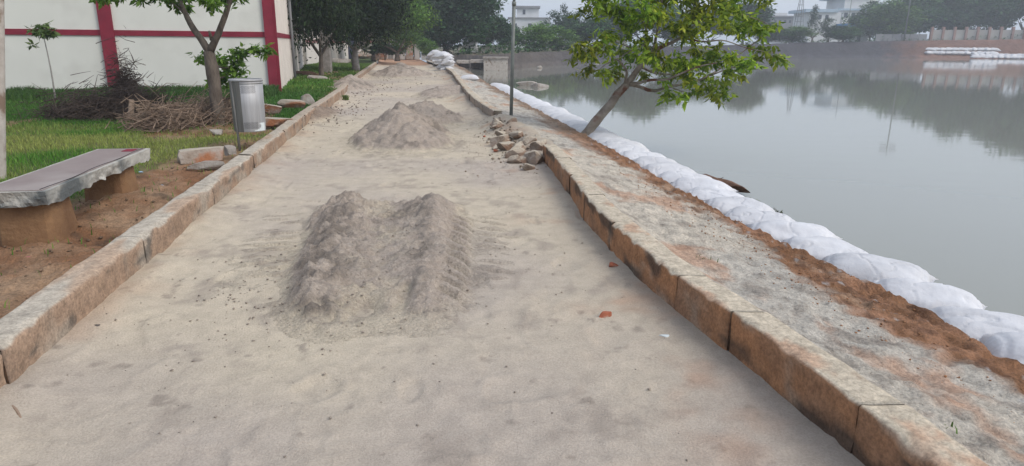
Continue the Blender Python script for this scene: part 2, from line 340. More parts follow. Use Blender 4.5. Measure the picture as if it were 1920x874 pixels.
def right_c(X, Y, Z):
    s = X-xR(Y)-KW; wd = xB(Y)-xR(Y)-KW; u = s/wd
    nn = fbm(X*1.6, Y*1.1, 71, 4)
    sandm = 1-sst(.52, .68, u+.26*nn+.10*fbm(X*9, Y*9, 72, 3))
    sandm = sandm*(1-.75*sst(9, 10.5, Y)*(1-sst(13, 15, Y))*sst(.35, .5, u))
    sandm = np.maximum(sandm, .55*sst(15, 19, Y)*(1-sst(.55, .75, u+.2*nn)))
    sc_ = cmix([.51, .455, .375], [.45, .415, .36], sst(-.4, .4, fbm(X*.9, Y*.9, 73, 3)))
    sc_ = cmix(sc_, SANDD*.8, .6*sst(.15, .5, fbm(X*4, Y*4, 75, 4)))
    sc_ = cmix(sc_, SANDD*.75, .6*sst(.2, .5, fbm(X*9, Y*9, 70, 4, .7)))
    sc_ = cmix(sc_, ORANGE*1.25, .6*sst(.18, .45, fbm(X*1.5+4, Y*1.1, 77, 5, .65)))
    dc = cmix(DIRT*.95, ORANGE*.95, sst(-.1, .5, fbm(X*3, Y*3, 79, 5, .65)))
    dc = cmix(dc, np.array([.40, .27, .18]), .7*sst(.1, .45, fbm(X*2.3+3, Y*2.0, 76, 5, .65)))
    dc = cmix(dc, np.array([.10, .05, .03]), .75*sst(.05, .4, fbm(X*12, Y*12, 74, 4, .7)))
    dc = cmix(dc, np.array([.08, .045, .03]), .8*sst(.86, .98, u)+.3*sst(.2, .5, fbm(X*5, Y*5, 78, 3)))  # painted shadow under the sandbag edge, plus random dark soil patches
    dc = cmix(dc, np.array([.24, .20, .15]), .5*sst(10, 14, Y))
    c = cmix(dc, sc_, sandm)
    c = cmix(c, np.array([.42, .41, .40]), .7*sst(.90, .94, vnoise(X*34, Y*34, 80))*(u > .5))
    return c
def xRo(y): return xB(y)+2.6
ysr = ysteps(.6, 62, .009, .016)
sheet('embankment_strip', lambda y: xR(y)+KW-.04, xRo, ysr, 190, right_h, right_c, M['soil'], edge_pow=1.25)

GDARK = np.array([.05, .09, .022]); GDRY = np.array([.15, .15, .06])
def left_c(X, Y, Z):
    dm = left_dirt(X, Y)
    g = cmix(GDARK, GDRY, sst(-.3, .5, fbm(X*.45, Y*.6, 81, 3))*(1-sst(10, 14, Y)*.6))
    d = cmix(DIRT*.95, np.array([.32, .21, .13]), sst(-.3, .4, fbm(X*1.6, Y*1.6, 83, 5, .65)))
    d = cmix(d, np.array([.07, .05, .035]), .7*sst(.1, .5, fbm(X*4, Y*4, 84, 4, .65)))
    return cmix(g, d, dm)
sheet('lawn', lambda y: np.full_like(y, -40.0), lambda y: xL(y)-KW+.04, ysteps(.6, 94, .0085, .022), 420,
      lambda X, Y: left_h(X, Y), left_c, M['soil'], edge_pow=-3.0)

# pond bed and land to the horizon
V = [(-490, -160, -1.7), (490, -160, -1.7), (490, 820, -1.7), (-490, 820, -1.7)]
link('ground', mk_mesh('ground', V, [(0, 1, 2, 3)], np.tile([.12, .11, .09], (4, 1)), False, M['bank']), kind='structure')
V = [(-30, -40, ZW), (330, -40, ZW), (330, 220, ZW), (-30, 220, ZW)]
link('pond_water', mk_mesh('pond_water', V, [(0, 1, 2, 3)], None, False, M['water']), kind='structure')
# land behind and under the camera
V = [(-60, -40, -.02), (3.2, -40, -.02), (3.2, .62, -.02), (-60, .62, -.02)]
mbk = MB().prism([(-60, -40), (3.2, -40), (3.2, .62), (-60, .62)], -1.6, -.05)
Vb = np.concatenate(mbk.v); link('near_ground', mk_mesh('near_ground', Vb, mbk.f, np.tile(SAND, (len(Vb), 1)), False, M['sand']), kind='structure')

# far bank: waterline traced, then a slope up to the land behind
wl_px = [(800, 122), (855, 126), (905, 131), (952, 131), (1000, 125), (1100, 118), (1250, 113), (1380, 110), (1500, 108), (1640, 108), (1740, 109), (1920, 111), (2150, 116), (2500, 126), (3200, 160)]
top_y = [104, 104, 103, 101, 98, 95.5, 88, 84, 80, 77.5, 76, 74, 72, 68, 55]
WL = np.array([U(x, y, ZW)[:2] for x, y in wl_px])
nfb = 420; tt = np.linspace(0, len(WL)-1, nfb); idx = np.arange(len(WL))
wx = np.interp(tt, idx, WL[:, 0]); wy = np.interp(tt, idx, WL[:, 1]); pxs = np.interp(tt, idx, [p[0] for p in wl_px]); tys = np.interp(tt, idx, top_y)
rad = np.hypot(wx, wy); zt = np.zeros(nfb)
for i in range(nfb):
    d = ray(pxs[i], tys[i]); zt[i] = HC + d[2]/math.hypot(d[0], d[1])*(rad[i]+7)
zt = np.maximum(zt, 0.15)
rows = [(-6, lambda z: -1.69+0*z), (-1.5, lambda z: ZW-.35+0*z), (0, lambda z: ZW+0*z), (.8, lambda z: ZW+.22+0*z), (2.2, lambda z: ZW+.35+.1*(z-ZW)),
        (3.2, lambda z: lerp(ZW, z, .38)), (4.6, lambda z: lerp(ZW, z, .72)), (6, lambda z: lerp(ZW, z, .94)), (7, lambda z: z), (9, lambda z: z+.02), (25, lambda z: z+.0), (60, lambda z: z*.9), (420, lambda z: z*.8)]
Vf = []; Cf = []
for k, (off, zf) in enumerate(rows):
    nn = fbm(tt*9, np.full(nfb, k*3.3), 91, 3)
    r = rad+off+(nn*.7 if 1 < k < 10 else 0)
    z = zf(zt)+(.15*fbm(tt*25, np.full(nfb, k*2.1), 93, 3) if 2 < k < 10 else 0)
    Vf.append(np.stack([wx/rad*r, wy/rad*r, z], 1))
    base = cmix([.055, .052, .06], [.17, .095, .07], sst(1640, 1760, pxs+40*nn))
    base = cmix(base, [.11, .092, .075], .7*(1-sst(1000, 1110, pxs)))
    if k >= 9: base = cmix([.10, .11, .06], [.17, .14, .10], sst(-.2, .4, nn))
    if k == 3: base = base*1.25
    Cf.append(base)
Vf = np.stack(Vf, 0).reshape(-1, 3); Cf = np.stack(Cf, 0).reshape(-1, 3)
link('far_bank', mk_mesh('far_bank', Vf, grid_faces(len(rows), nfb), Cf, False, M['bank']), kind='structure')
def far_pt(px, off):                        # point behind the far waterline at photo column px
    t = np.interp(px, [p[0] for p in wl_px], idx); x = np.interp(t, idx, WL[:, 0]); y = np.interp(t, idx, WL[:, 1]); r = math.hypot(x, y)
    z = np.interp(t, tt, zt); k = (r+off)/r
    if off < 7: z = lerp(ZW, z, max(0, min(1, (off-1.5)/5.5)))
    return np.array([x*k, y*k, z])

# ------------------------------------------------------------------ kerbs
def kerb_run(root, xf, side, y0, y1, lens, jog=0.008, near_col=None):
    """side=+1: kerb body lies at larger x than the line xf (right kerb); -1: left kerb"""
    y = y0; k = 0
    while y < y1:
        Lb = lens(y); ye = min(y+Lb, y1); gap = .004
        n = max(6, int((ye-y)/max(.03, .006*y))); ys = np.linspace(y+gap/2, ye-gap/2, n)
        off = random.uniform(-jog, jog); dz = random.uniform(-jog, jog)*.15
        prof = [(0, -.12)]+[(0, z) for z in np.linspace(-.02, KH-.012, 9)]+[(.012, KH)]+[(q, KH) for q in np.linspace(.04, KW-.03, 5)]+[(KW-.012, KH), (KW, KH-.012), (KW, -.12)]
        prof = np.array(prof); m_ = len(prof); V = []; C = []
        for yy in ys:
            x0 = float(xf(yy))+off*side
            nx = fbm(yy*7+0*prof[:, 1], prof[:, 1]*9+k*3.1+prof[:, 0]*9, 101, 3)*.010
            edge = sst(.55, .8, vnoise(yy*9, k*7.7+1.3, 103))*(.022)
            px_ = prof[:, 0].copy(); pz = prof[:, 1].copy()
            pz = pz - np.where((px_ < .03) & (pz > KH-.05), edge, 0) + np.where(pz > KH-.02, fbm(yy*6+0*px_, px_*20, 105, 3)*.006, 0)
            X = x0+side*(px_+np.where(pz > -.1, nx, 0)); V.append(np.stack([X, np.full(m_, yy), pz+dz], 1))
            ftop = sst(KH-.035, KH-.01, prof[:, 1])*(prof[:, 0] > .003)
            fn = fbm(yy*2.3+0*px_, prof[:, 1]*5+k, 107, 4)
            if side > 0:
                face = cmix([.36, .18, .09], [.26, .145, .085], sst(-.3, .4, fn)); face = cmix(face, [.36, .27, .20], sst(.2, .6, fbm(yy*5+0*px_, prof[:, 1]*8, 109, 3))*.7)
                face = cmix(face, [.05, .042, .036], .75*sst(.20, .42, fbm(yy*2.1+9+0*px_, prof[:, 1]*4+2, 111, 4)+.10*(prof[:, 1] > .15)))
                face = cmix(face, SANDG*.8, .8*float(sst(13, 15, yy)))
                top = cmix(SAND*.98, np.array([.42, .25, .16]), .7*sst(.1, .4, fbm(yy*2.8+0*px_, px_*7, 113, 5, .65)))
                ej = min(abs(yy-ys[0]), abs(yy-ys[-1])); face = cmix(face, [.04, .036, .032], .75*math.exp(-(ej/.05)**2)*float(vnoise(yy*.1+k, k*3.1, 117) > .35))
            else:
                face = cmix([.36, .25, .175], [.29, .20, .14], sst(-.3, .4, fn)); face = cmix(face, [.37, .32, .26], sst(0, .5, fbm(yy*3+0*px_, prof[:, 1]*5, 109, 3))*.8)
                face = cmix(face, [.10, .09, .08], .7*sst(.42, .6, fbm(yy*4+9+0*px_, prof[:, 1]*10+2, 111, 3)))
                top = cmix([.43, .38, .31], [.40, .27, .18], .7*sst(.15, .4, fbm(yy*1.4+0*px_, px_*5, 113, 3)))
                top = cmix(top, [.40, .33, .26], float(sst(9, 14, yy)))
            C.append(cmix(face, top, ftop))
        V = np.concatenate(V); C = np.concatenate(C); Fc = [tuple(int(q) for q in f) for f in grid_faces(n, m_)]
        Fc += [tuple(range(m_)), tuple((n-1)*m_+q for q in range(m_))[::-1]]
        link('kerb_block', mk_mesh('kerb_block', V, Fc, C, True, M['kerb']), root)
        y = ye; k += 1
kr = empty('stone_kerb', 'brown stained concrete kerb of separate blocks nearest the pond strip, its front half up to the rubble', 'kerb', (0, 0, 0))
joints = [1.0, 1.95, 2.38, 3.33, 3.90, 5.2, 6.2, 7.2, 8.3, 9.42]
def lenr(y):
    for j in joints:
        if j > y+.02: return j-y
    return .8
kerb_run(kr, xR, 1, 1.0, 9.42, lenr, .012)
kr2 = empty('stone_kerb', 'sand covered kerb continuing beyond the broken stones towards the far white sacks', 'kerb', (0, 0, 0))
kerb_run(kr2, xR, 1, 14.3, 39.0, lambda y: 1.6, .012)
kl = empty('stone_kerb', 'long pale concrete kerb on the left between the path and the bench', 'kerb', (0, 0, 0))
kerb_run(kl, xL, -1, 1.0, 8.28, lambda y: 1.82, .006)
kerb_run(kl, xL, -1, 8.36, 50.0, lambda y: 2.4, .006)

# ------------------------------------------------------------------ sand heaps
def heap(name, x0, x1, y0, y1, hf, label, cat='sand heap', res=.02, col=None, group='heaps of sand along the path'):
    nx = int((x1-x0)/res); ny = int((y1-y0)/res); xs = np.linspace(x0, x1, nx); ys = np.linspace(y0, y1, ny)
    X, Y = np.meshgrid(xs, ys); H = hf(X, Y); base = path_h(X, Y)
    inside = H > -.016; Z = base+H
    c = cmix(SANDD*1.45, SANDD*.72, .85*sst(-.05, .5, fbm(X*6, Y*6, 121, 5, .65)+.5*(fbm(X*.9+2, Y*.9, 122, 2))))
    c = cmix(c, SANDG*.85, .5*sst(.0, .5, fbm(X*2+7, Y*2, 123, 3)))
    if Y.min() > 8: c = c*.92
    if col is not None and name == 'sand_heap': c = col(X, Y, H, c)
    c = cmix(path_c(X, Y, 0), c, sst(.012, .075, H+.02*fbm(X*6, Y*6, 125, 2)*(H > 0)))
    V = np.stack([X-x0, Y-y0, Z], -1).reshape(-1, 3); C = c.reshape(-1, 3); Fc = grid_faces(ny, nx)
    keep = inside.reshape(-1)[Fc].any(1); Fc = Fc[keep]
    used = np.unique(Fc); mp_ = -np.ones(len(V), int); mp_[used] = np.arange(len(used))
    return link(name, mk_mesh(name, V[used], mp_[Fc], C[used], True, M['heap']), None, label, cat, group, loc=(x0, y0, 0))
def lumps(X, Y, s, a, seed):                # rounded clods
    n1 = vnoise(X*s, Y*s, seed); return a*(np.abs(n1-.5)*-2+.6)
def big_h(X, Y):
    cx = -.86-(Y-3.7)*.125; hw = .50+.085*(Y-3.7); q = (X-cx)/hw
    wob = .10*fbm(X*2.2, Y*2.2, 131, 3)
    lon = sst(3.38, 4.25, Y+wob*1.5)*(1-sst(6.35, 6.9, Y+wob))
    body = .115*(1-sst(.72, 1.12, np.abs(q)+wob))*lon
    r1 = cx-hw*.56; r2 = cx+hw*.60
    body += (.050+.045*sst(4.8, 6.0, Y))*np.exp(-((X-r1)/(.15+.02*Y/4))**2)*lon
    body += (.010+.115*sst(4.6, 6.0, Y))*np.exp(-((X-r2)/.13)**2)*lon
    body -= .030*np.exp(-((X-cx)/.16)**2)*lon
    body -= .075*np.exp(-(((X+.90)/.10)**2+((Y-3.86)/.13)**2)) + .07*np.exp(-(((X+.68)/.05)**2+((Y-4.02)/.24)**2)) + .05*np.exp(-(((X+.80)/.07)**2+((Y-4.16)/.07)**2))
    rough = sst(.0, .07, body); left = 1-sst(-.1, .35, q+.35)
    n1 = fbm(X*6, Y*6, 133, 4, .65); n2 = fbm(X*15, Y*15, 135, 3, .7); cl = np.maximum(0, vnoise(X*16, Y*16, 137)-.5)
    body += rough*(.030*n1+.036*n2*(1+.8*left)+cl*.07*(1+.7*left))
    # tyre lugs slanting down the right flank and fainter across both sides
    e2 = cx+hw*.98
    tr = np.exp(-((X-e2)/(.085+.012*Y/4))**4)*sst(3.85, 4.05, Y)*(1-sst(5.9, 6.4, Y))
    lug = np.sin((Y+.55*X)*2*math.pi/.185); lg = sst(-.35, .35, lug)
    body = body*(1-.55*tr)+tr*(.066*lg+.002)*(1+.25*n1)
    t3 = np.exp(-((X-(e2+.26))/.13)**2)*sst(4.2, 4.6, Y)*(1-sst(6.0, 6.5, Y)); body += t3*.024*sst(-.3, .3, np.sin((Y+.40*X)*2*math.pi/.185))*sst(.35, .5, vnoise(X*3, Y*5, 138))
    t2 = np.exp(-((X-(cx-hw*1.35))/.26)**2)*sst(4.2, 4.7, Y)*(1-sst(6.0, 6.5, Y)); body += t2*.022*sst(-.3, .3, np.sin((Y-.35*X)*2*math.pi/.17))*sst(.3, .5, vnoise(X*3.5, Y*6, 139))
    bx = np.minimum(sst(-2.7, -2.3, X), 1-sst(.35, .6, X))*np.minimum(sst(3.15, 3.3, Y), 1-sst(6.9, 7.2, Y))
    skirt = .005*(1-sst(.8, 1.35, np.sqrt(((X-cx)/1.0)**2+((Y-5.0)/1.3)**2)+.25*fbm(X*2, Y*2, 139, 3)))*(1+1.6*fbm(X*9, Y*9, 141, 3))
    return (body*.86+skirt-.005)*bx - .03*(1-bx)
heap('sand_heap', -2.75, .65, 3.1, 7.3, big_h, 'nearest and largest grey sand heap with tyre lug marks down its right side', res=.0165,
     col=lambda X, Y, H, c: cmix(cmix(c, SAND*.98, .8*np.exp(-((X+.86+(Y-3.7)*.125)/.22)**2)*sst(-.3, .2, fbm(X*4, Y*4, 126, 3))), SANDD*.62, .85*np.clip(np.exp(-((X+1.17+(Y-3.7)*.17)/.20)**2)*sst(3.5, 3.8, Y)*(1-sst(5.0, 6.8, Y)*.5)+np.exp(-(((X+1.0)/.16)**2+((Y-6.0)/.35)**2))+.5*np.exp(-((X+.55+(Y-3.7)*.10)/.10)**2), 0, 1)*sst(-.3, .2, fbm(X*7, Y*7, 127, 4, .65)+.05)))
def cone_heap(cx, cy, rx, ry, hh, seed, sharp=1.0, sk=1.5):
    def f(X, Y):
        e = np.sqrt(((X-cx)/rx)**2+((Y-cy)/ry)**2)+.16*fbm(X*1.9/rx, Y*1.9/rx, seed, 3)
        b = hh*np.clip(1-e, 0, 1)**sharp
        r_ = sst(0, .08, b); b = b+r_*(.075*hh/.4*fbm(X*5, Y*5, seed+2, 4, .65)+.045*fbm(X*12, Y*12, seed+4, 3, .7)+.07*np.maximum(0, vnoise(X*11, Y*11, seed+5)-.6))
        sk_ = .009*(1-sst(1.0, sk, e))*(1+1.3*fbm(X*8, Y*8, seed+6, 3))
        return np.where(e < sk, b+sk_-.006, -.05)
    return f
def second(X, Y):
    a = cone_heap(-1.95, 11.75, .88, 1.6, .62, 151)(X, Y); b_ = cone_heap(-1.85, 14.4, .85, 1.5, .42, 161)(X, Y)
    c_ = cone_heap(-1.65, 11.2, .68, 1.2, .34, 166)(X, Y)
    return np.maximum(np.maximum(a, b_), c_)
heap('sand_heap', -4.1, 0.2, 9.3, 17.0, second, 'rounded clodded sand heap in mid path, second from the camera, trailing a lower hump behind', res=.026)
heap('sand_heap', -7.2, -3.4, 30, 40.5, cone_heap(-5.6, 35, 1.6, 2.4, .62, 171), 'low wide sand heap across the path just before the far orange soil', res=.06)
heap('sand_heap', -6.6, -3.9, 20.5, 29, cone_heap(-5.75, 24.5, .85, 2.4, .42, 181), 'dark sand bank piled against the left kerb beyond the second heap', res=.05)
heap('sand_heap', -4.6, -3.1, 12.2, 17.5, cone_heap(-4.30, 14.8, .42, 1.7, .20, 191), 'small brown clod heap along the left kerb, level with the second heap', res=.03,
     col=lambda X, Y, H, c: cmix(c, np.array([.24, .17, .12]), .6+0*X))
heap('sand_heap', -3.2, -.6, 18.5, 27, cone_heap(-2.35, 22.5, .75, 2.6, .24, 195), 'low grey sand drift against the right kerb beyond the rubble', res=.05)

def rock_mesh(name, size, seed, mat, sub=2, rough=.22, boxy=.0, flat=1.0):
    import bmesh
    bm = bmesh.new(); bmesh.ops.create_icosphere(bm, subdivisions=sub, radius=1)
    r = np.random.default_rng(seed); planes = [(r.normal(size=3), r.uniform(.55, .85)) for _ in range(9)]
    for v in bm.verts:
        p = np.array(v.co)
        if boxy: p = p/np.max(np.abs(p))*boxy+p*(1-boxy)
        for nrm, dd in planes:
            nrm = nrm/np.linalg.norm(nrm); q = p@nrm
            if q > dd: p = p-nrm*(q-dd)*.9
        p = p*(1+rough*.3*(float(vnoise(p[0]*3+seed, p[1]*3+p[2]*2, seed))-.5))
        v.co = p*np.array(size)/2*np.array([1, 1, flat])
    me = bpy.data.meshes.new(name); bm.to_mesh(me); bm.free(); me.materials.append(mat); return me
def put(name, me, p, rot=(0, 0, 0), **k):
    o = link(name, me, **k); o.location = p; o.rotation_euler = rot; return o

# loose clods round the heaps: uncountable
def clods(name, n, regs, smin, smax, zf, mat, col, label=None):
    ico = np.array([(0, 0, 1), (.9, 0, .3), (.28, .85, .3), (-.72, .53, .3), (-.72, -.53, .3), (.28, -.85, .3), (0, 0, -.6)])
    fc = [(0, 1, 2), (0, 2, 3), (0, 3, 4), (0, 4, 5), (0, 5, 1), (6, 2, 1), (6, 3, 2), (6, 4, 3), (6, 5, 4), (6, 1, 5)]
    V = []; Fc = []; C = []
    for i in range(n):
        cx, cy, sx, sy = regs[rng.integers(len(regs))]; x = rng.normal(cx, sx); y = rng.normal(cy, sy)
        if y < 1: continue
        s = smin+(smax-smin)*rng.random()**2.5; a = rng.random()*6.28
        R = np.array([[math.cos(a), -math.sin(a), 0], [math.sin(a), math.cos(a), 0], [0, 0, 1]])
        z = float(zf(np.array(x), np.array(y)))
        if z < -5: continue
        v = (ico*rng.uniform(.6, 1.3, (7, 1)))@R.T*np.array([s, s, s*.75])+np.array([x, y, z+s*.3])
        b_ = len(V)*7; V.append(v); Fc += [tuple(q+b_ for q in f) for f in fc]; C.append(np.tile(np.array(col)*rng.uniform(.7, 1.15), (7, 1)))
    return link(name, mk_mesh(name, np.concatenate(V), np.array(Fc), np.concatenate(C), True, mat), label=label, kind='stuff')
def z_path(x, y):
    if x < xL(y)+.03 or x > xR(y)-.03: return -9
    z = path_h(x, y)+np.maximum(0, big_h(x, y)) if 3.2 < y < 7.2 else path_h(x, y)+np.maximum(0, second(x, y))
    return z
clods('sand_clods', 1900, [(-1.15, 4.3, .4, .6), (-.6, 5.2, .5, .8), (-1.6, 4.2, .35, .5), (-1.9, 11.3, .9, 1.3), (-.9, 11.8, .5, 1.2), (-.1, 9.6, .35, .9), (-.5, 5, 1.2, 2.0)], .003, .012, z_path, M['heap'], SANDD*1.45)
clods('sand_clods', 900, [(-5.2, 24, .8, 3), (-4.2, 15, .4, 2), (-5.5, 34, 1.2, 3)], .012, .04, lambda x, y: -9 if x < xL(y) or x > xR(y) else path_h(x, y)+.02, M['heap'], SANDD*1.1)
clods('soil_crumbs', 1500, [(2.0, 4.3, .3, 1.2), (1.9, 6, .25, 1.5), (1.6, 9, .25, 2)], .003, .012, lambda x, y: right_h(x, y) if xR(y)+KW+.5 < x < xB(y)+.1 else -9, M['soil'], DIRT*1.7)
clods('soil_crumbs', 700, [(-3.5, 5.0, .5, 1.2), (-3.9, 6.5, .5, 1.4), (-3.1, 3.9, .35, .8), (-4.2, 8.5, .5, 1.5)], .004, .022, lambda x, y: left_h(x, y) if x < xL(y)-KW-.03 else -9, M['soil'], np.array([.22, .15, .10]))

# broken kerb stones in the gap
stones = [(948, 262, .40, .30, .20, 'flat pale broken kerb piece lying at the far end of the rubble'),
          (938, 240, .34, .26, .16, 'brown topped chunk of kerb at the upper left of the rubble'),
          (961, 239, .18, .14, .12, 'small reddish stone standing alone above the rubble'),
          (972, 262, .30, .24, .16, 'mid sized brown kerb lump leaning behind the flat pale piece'),
          (975, 282, .42, .24, .22, 'long tilted grey brown slab in the middle of the rubble'),
          (968, 290, .26, .20, .14, 'dark edged stone under the tilted slab'),
          (1003, 290, .42, .30, .24, 'largest pale block at the near end of the rubble beside the cut kerb'),
          (990, 275, .28, .20, .18, 'angular stone wedged between the tilted slab and the strip of earth'),
          (992, 303, .20, .16, .12, 'small grey stone at the foot of the largest pale block'),
          (934, 268, .15, .12, .08, 'small dark stone at the left foot of the rubble'),
          (1016, 283, .24, .2, .18, 'squat lump pressed against the end of the cut kerb'),
          (985, 290, .2, .18, .14, 'small pale stone squeezed beside the squat lump and the largest block'), (956, 272, .3, .2, .18, 'upright brown slab stub just behind the dark edged stone'), (945, 252, .24, .2, .12, 'sand dusted lump between the brown topped chunk and the flat pale piece')]
for i, (px, py, a, b_, c_, lb) in enumerate(stones):
    p = U(px, py, .12); put('broken_stone', rock_mesh('broken_stone', (a*1.0, b_*1.15, c_*.95), 300+i, M['rubble'], 3, .5, .92), (p[0]-.03, p[1], float(path_h(p[0], p[1]))+c_*.16),
        (random.uniform(-.35, .35), random.uniform(-.35, .35), random.uniform(0, 3)), label=lb, cat='stone', group='broken kerb stones')
clods('rubble_chips', 420, [(.02, 11.3, .25, 1.3), (.2, 10.2, .2, .8), (-.3, 12.6, .2, .8)], .01, .038, z_path, M['heap'], np.array([.30, .24, .18]))
for px, py, lb, s in ((908, 258, 'tiny red brick chip on the sand left of the rubble', .07), (930, 285, 'small orange brick chip at the lower left of the rubble', .10)):
    p = U(px, py, .02); put('brick_chip', rock_mesh('brick_chip', (s, s*.8, s*.6), int(px), M['brick'], 2, .3, .6), (p[0], p[1], .04), (0.2, .1, 1), label=lb, cat='brick chip')
for px, py, s, lb in ((1134, 594, .10, 'broken red brick lump with a pale face on the near sand of the path'), (1150, 500, .085, 'dull red brick fragment beside the right kerb on the path')):
    p = U(px, py, .01); put('brick_fragment', rock_mesh('brick_fragment', (s, s*.6, s*.5), int(px), M['brick'], 3, .3, .7), (p[0], p[1], .02), (0.1, .15, .5), label=lb, cat='brick')
p = U(1247, 630, .01); put('tile_shard', rock_mesh('tile_shard', (.10, .05, .015), 77, M['sticker'], 2, .2, .8), (p[0], p[1], .012), (0, .1, .3), label='thin pale tile shard lying flat on the path near the right kerb', cat='tile shard')
p = U(182, 615, .02); put('stone', rock_mesh('stone', (.075, .06, .045), 78, M['dark_rock'], 2, .3, .3), (p[0], p[1], .025), (0, 0, .3), label='small dark round stone on the sand close to the left kerb', cat='stone')
a = U(14, 762, .02); b_ = U(40, 788, .02); MB().tube(spline([a+[0, 0, .012], (a+b_)/2+[.004, .004, .022], b_+[0, 0, .012]], 6), [.006, .007, .007, .006, .006, .004], 7, wob=.3).obj('dead_stick', M['twig_tan'], None, True, label='short brown stick lying at the lower left corner of the path', cat='stick')
clods('pebbles', 90, [(-.2, 3.2, 1.1, 1.0), (.8, 3.2, .3, 1.0), (-1.5, 3.0, .6, .8)], .002, .006, z_path, M['dark_rock'], SANDD*.5)

# ------------------------------------------------------------------ sandbags
def bag_mesh(seed, nu=40, nv=24, Lx=.80, W=.45, T=.25):
    u = np.linspace(-1, 1, nu); v = np.linspace(-1, 1, nv); Uu, Vv = np.meshgrid(u, v, indexing='ij')
    r = np.random.default_rng(seed); ax, ay = r.uniform(-.1, .1, 2)
    fu = np.clip(1-np.abs(Uu)**3.2, 0, 1); fv = np.clip(1-np.abs(Vv)**2.4, 0, 1)
    prof = (fu*fv)**.52
    X = Lx/2*Uu*(1-.055*(1-Vv**2)*np.abs(Uu)**4)+.012*fbm(Vv*5+seed, Uu*.8, seed+8, 3)*np.abs(Uu)**6
    Y = W/2*Vv*(1-.10*(1-Uu**2)*0-.05*(1-np.abs(Uu))) + .010*fbm(Uu*4+seed, Vv, seed+7, 3)
    # pulled corners with short tufts
    cor = np.clip(np.abs(Uu)-.9, 0, 1)*10*np.clip(np.abs(Vv)-.85, 0, 1)*6.6; X += np.sign(Uu)*.035*cor; Y += np.sign(Vv)*.012*cor
    tension = 0
    crease = np.exp(-((np.abs(Uu)-.80-.03*np.sin(Vv*3+seed))/.05)**2)*fv
    radial = fbm((Vv+ax)*9/(1.25-np.abs(Uu)*.7), Uu*1.2+seed, seed+3, 3)*sst(.35, .95, np.abs(Uu))
    side = fbm(Uu*10+seed, Vv*1.5, seed+4, 3)*sst(.55, .95, np.abs(Vv))
    slump = fbm(Uu*1.4+seed, Vv*1.6, seed, 2)
    top = T*.58*prof*(1+.22*slump)+prof**.3*(.010*radial+.007*side+.004*fbm(Uu*5, Vv*4+seed, seed+5, 4, .6))-.010*crease
    fold = np.abs(fbm(Uu*2+3*r.random(), Vv*1.3+seed, seed+11, 2)); top -= .014*(1-sst(0, .05, fold))*prof
    bot = -T*.42*prof*(1+.1*slump)
    sagz = -.02*Uu**2
    edge = (fu*fv <= 0)
    Vt = np.stack([X, Y, top+.002+sagz], -1).reshape(-1, 3); Vb_ = np.stack([X, Y, bot-.002+sagz], -1).reshape(-1, 3)
    ft = grid_faces(nu, nv); n = nu*nv; fb2 = ft[:, ::-1]+n
    ring = [i*nv for i in range(nu)]+[(nu-1)*nv+j for j in range(1, nv)]+[i*nv+nv-1 for i in range(nu-2, -1, -1)]+[j for j in range(nv-2, 0, -1)]
    ring = np.array(ring); nx_ = np.roll(ring, -1); fr = np.stack([ring, nx_, nx_+n, ring+n], 1)
    return mk_mesh('sandbag', np.concatenate([Vt, Vb_]), np.concatenate([ft[:, ::-1], fb2[:, ::-1], fr[:, ::-1]]), None, True, M['bag'])
def hem_mesh(seed, W=.38):
    r = np.random.default_rng(seed); n = 22; y = np.linspace(-W/2, W/2, n)
    a = np.stack([0*y, y, .006*np.sin(y*60+seed)], 1); b = np.stack([.012+.016*r.random(n), y*1.08, .012*np.sin(y*75+seed)+.004], 1)
    V = np.concatenate([a, b, a-[0, 0, .003], b-[0, 0, .003]]); f = [(i, i+1, n+i+1, n+i) for i in range(n-1)]+[(2*n+i, 3*n+i, 3*n+i+1, 2*n+i+1) for i in range(n-1)]
    return mk_mesh('stitched_hem', V, f, None, True, M['bag'])
near_meshes = [bag_mesh(500+i, 64, 44) for i in range(7)]; far_meshes = [bag_mesh(520+i, 22, 14) for i in range(4)]; hems = [hem_mesh(540+i) for i in range(3)]
ord_ = ['nearest', 'second', 'third', 'fourth', 'fifth', 'sixth', 'seventh', 'eighth', 'ninth', 'tenth', 'eleventh', 'twelfth', 'thirteenth', 'fourteenth', 'fifteenth', 'sixteenth']
y = 2.95; k = 0
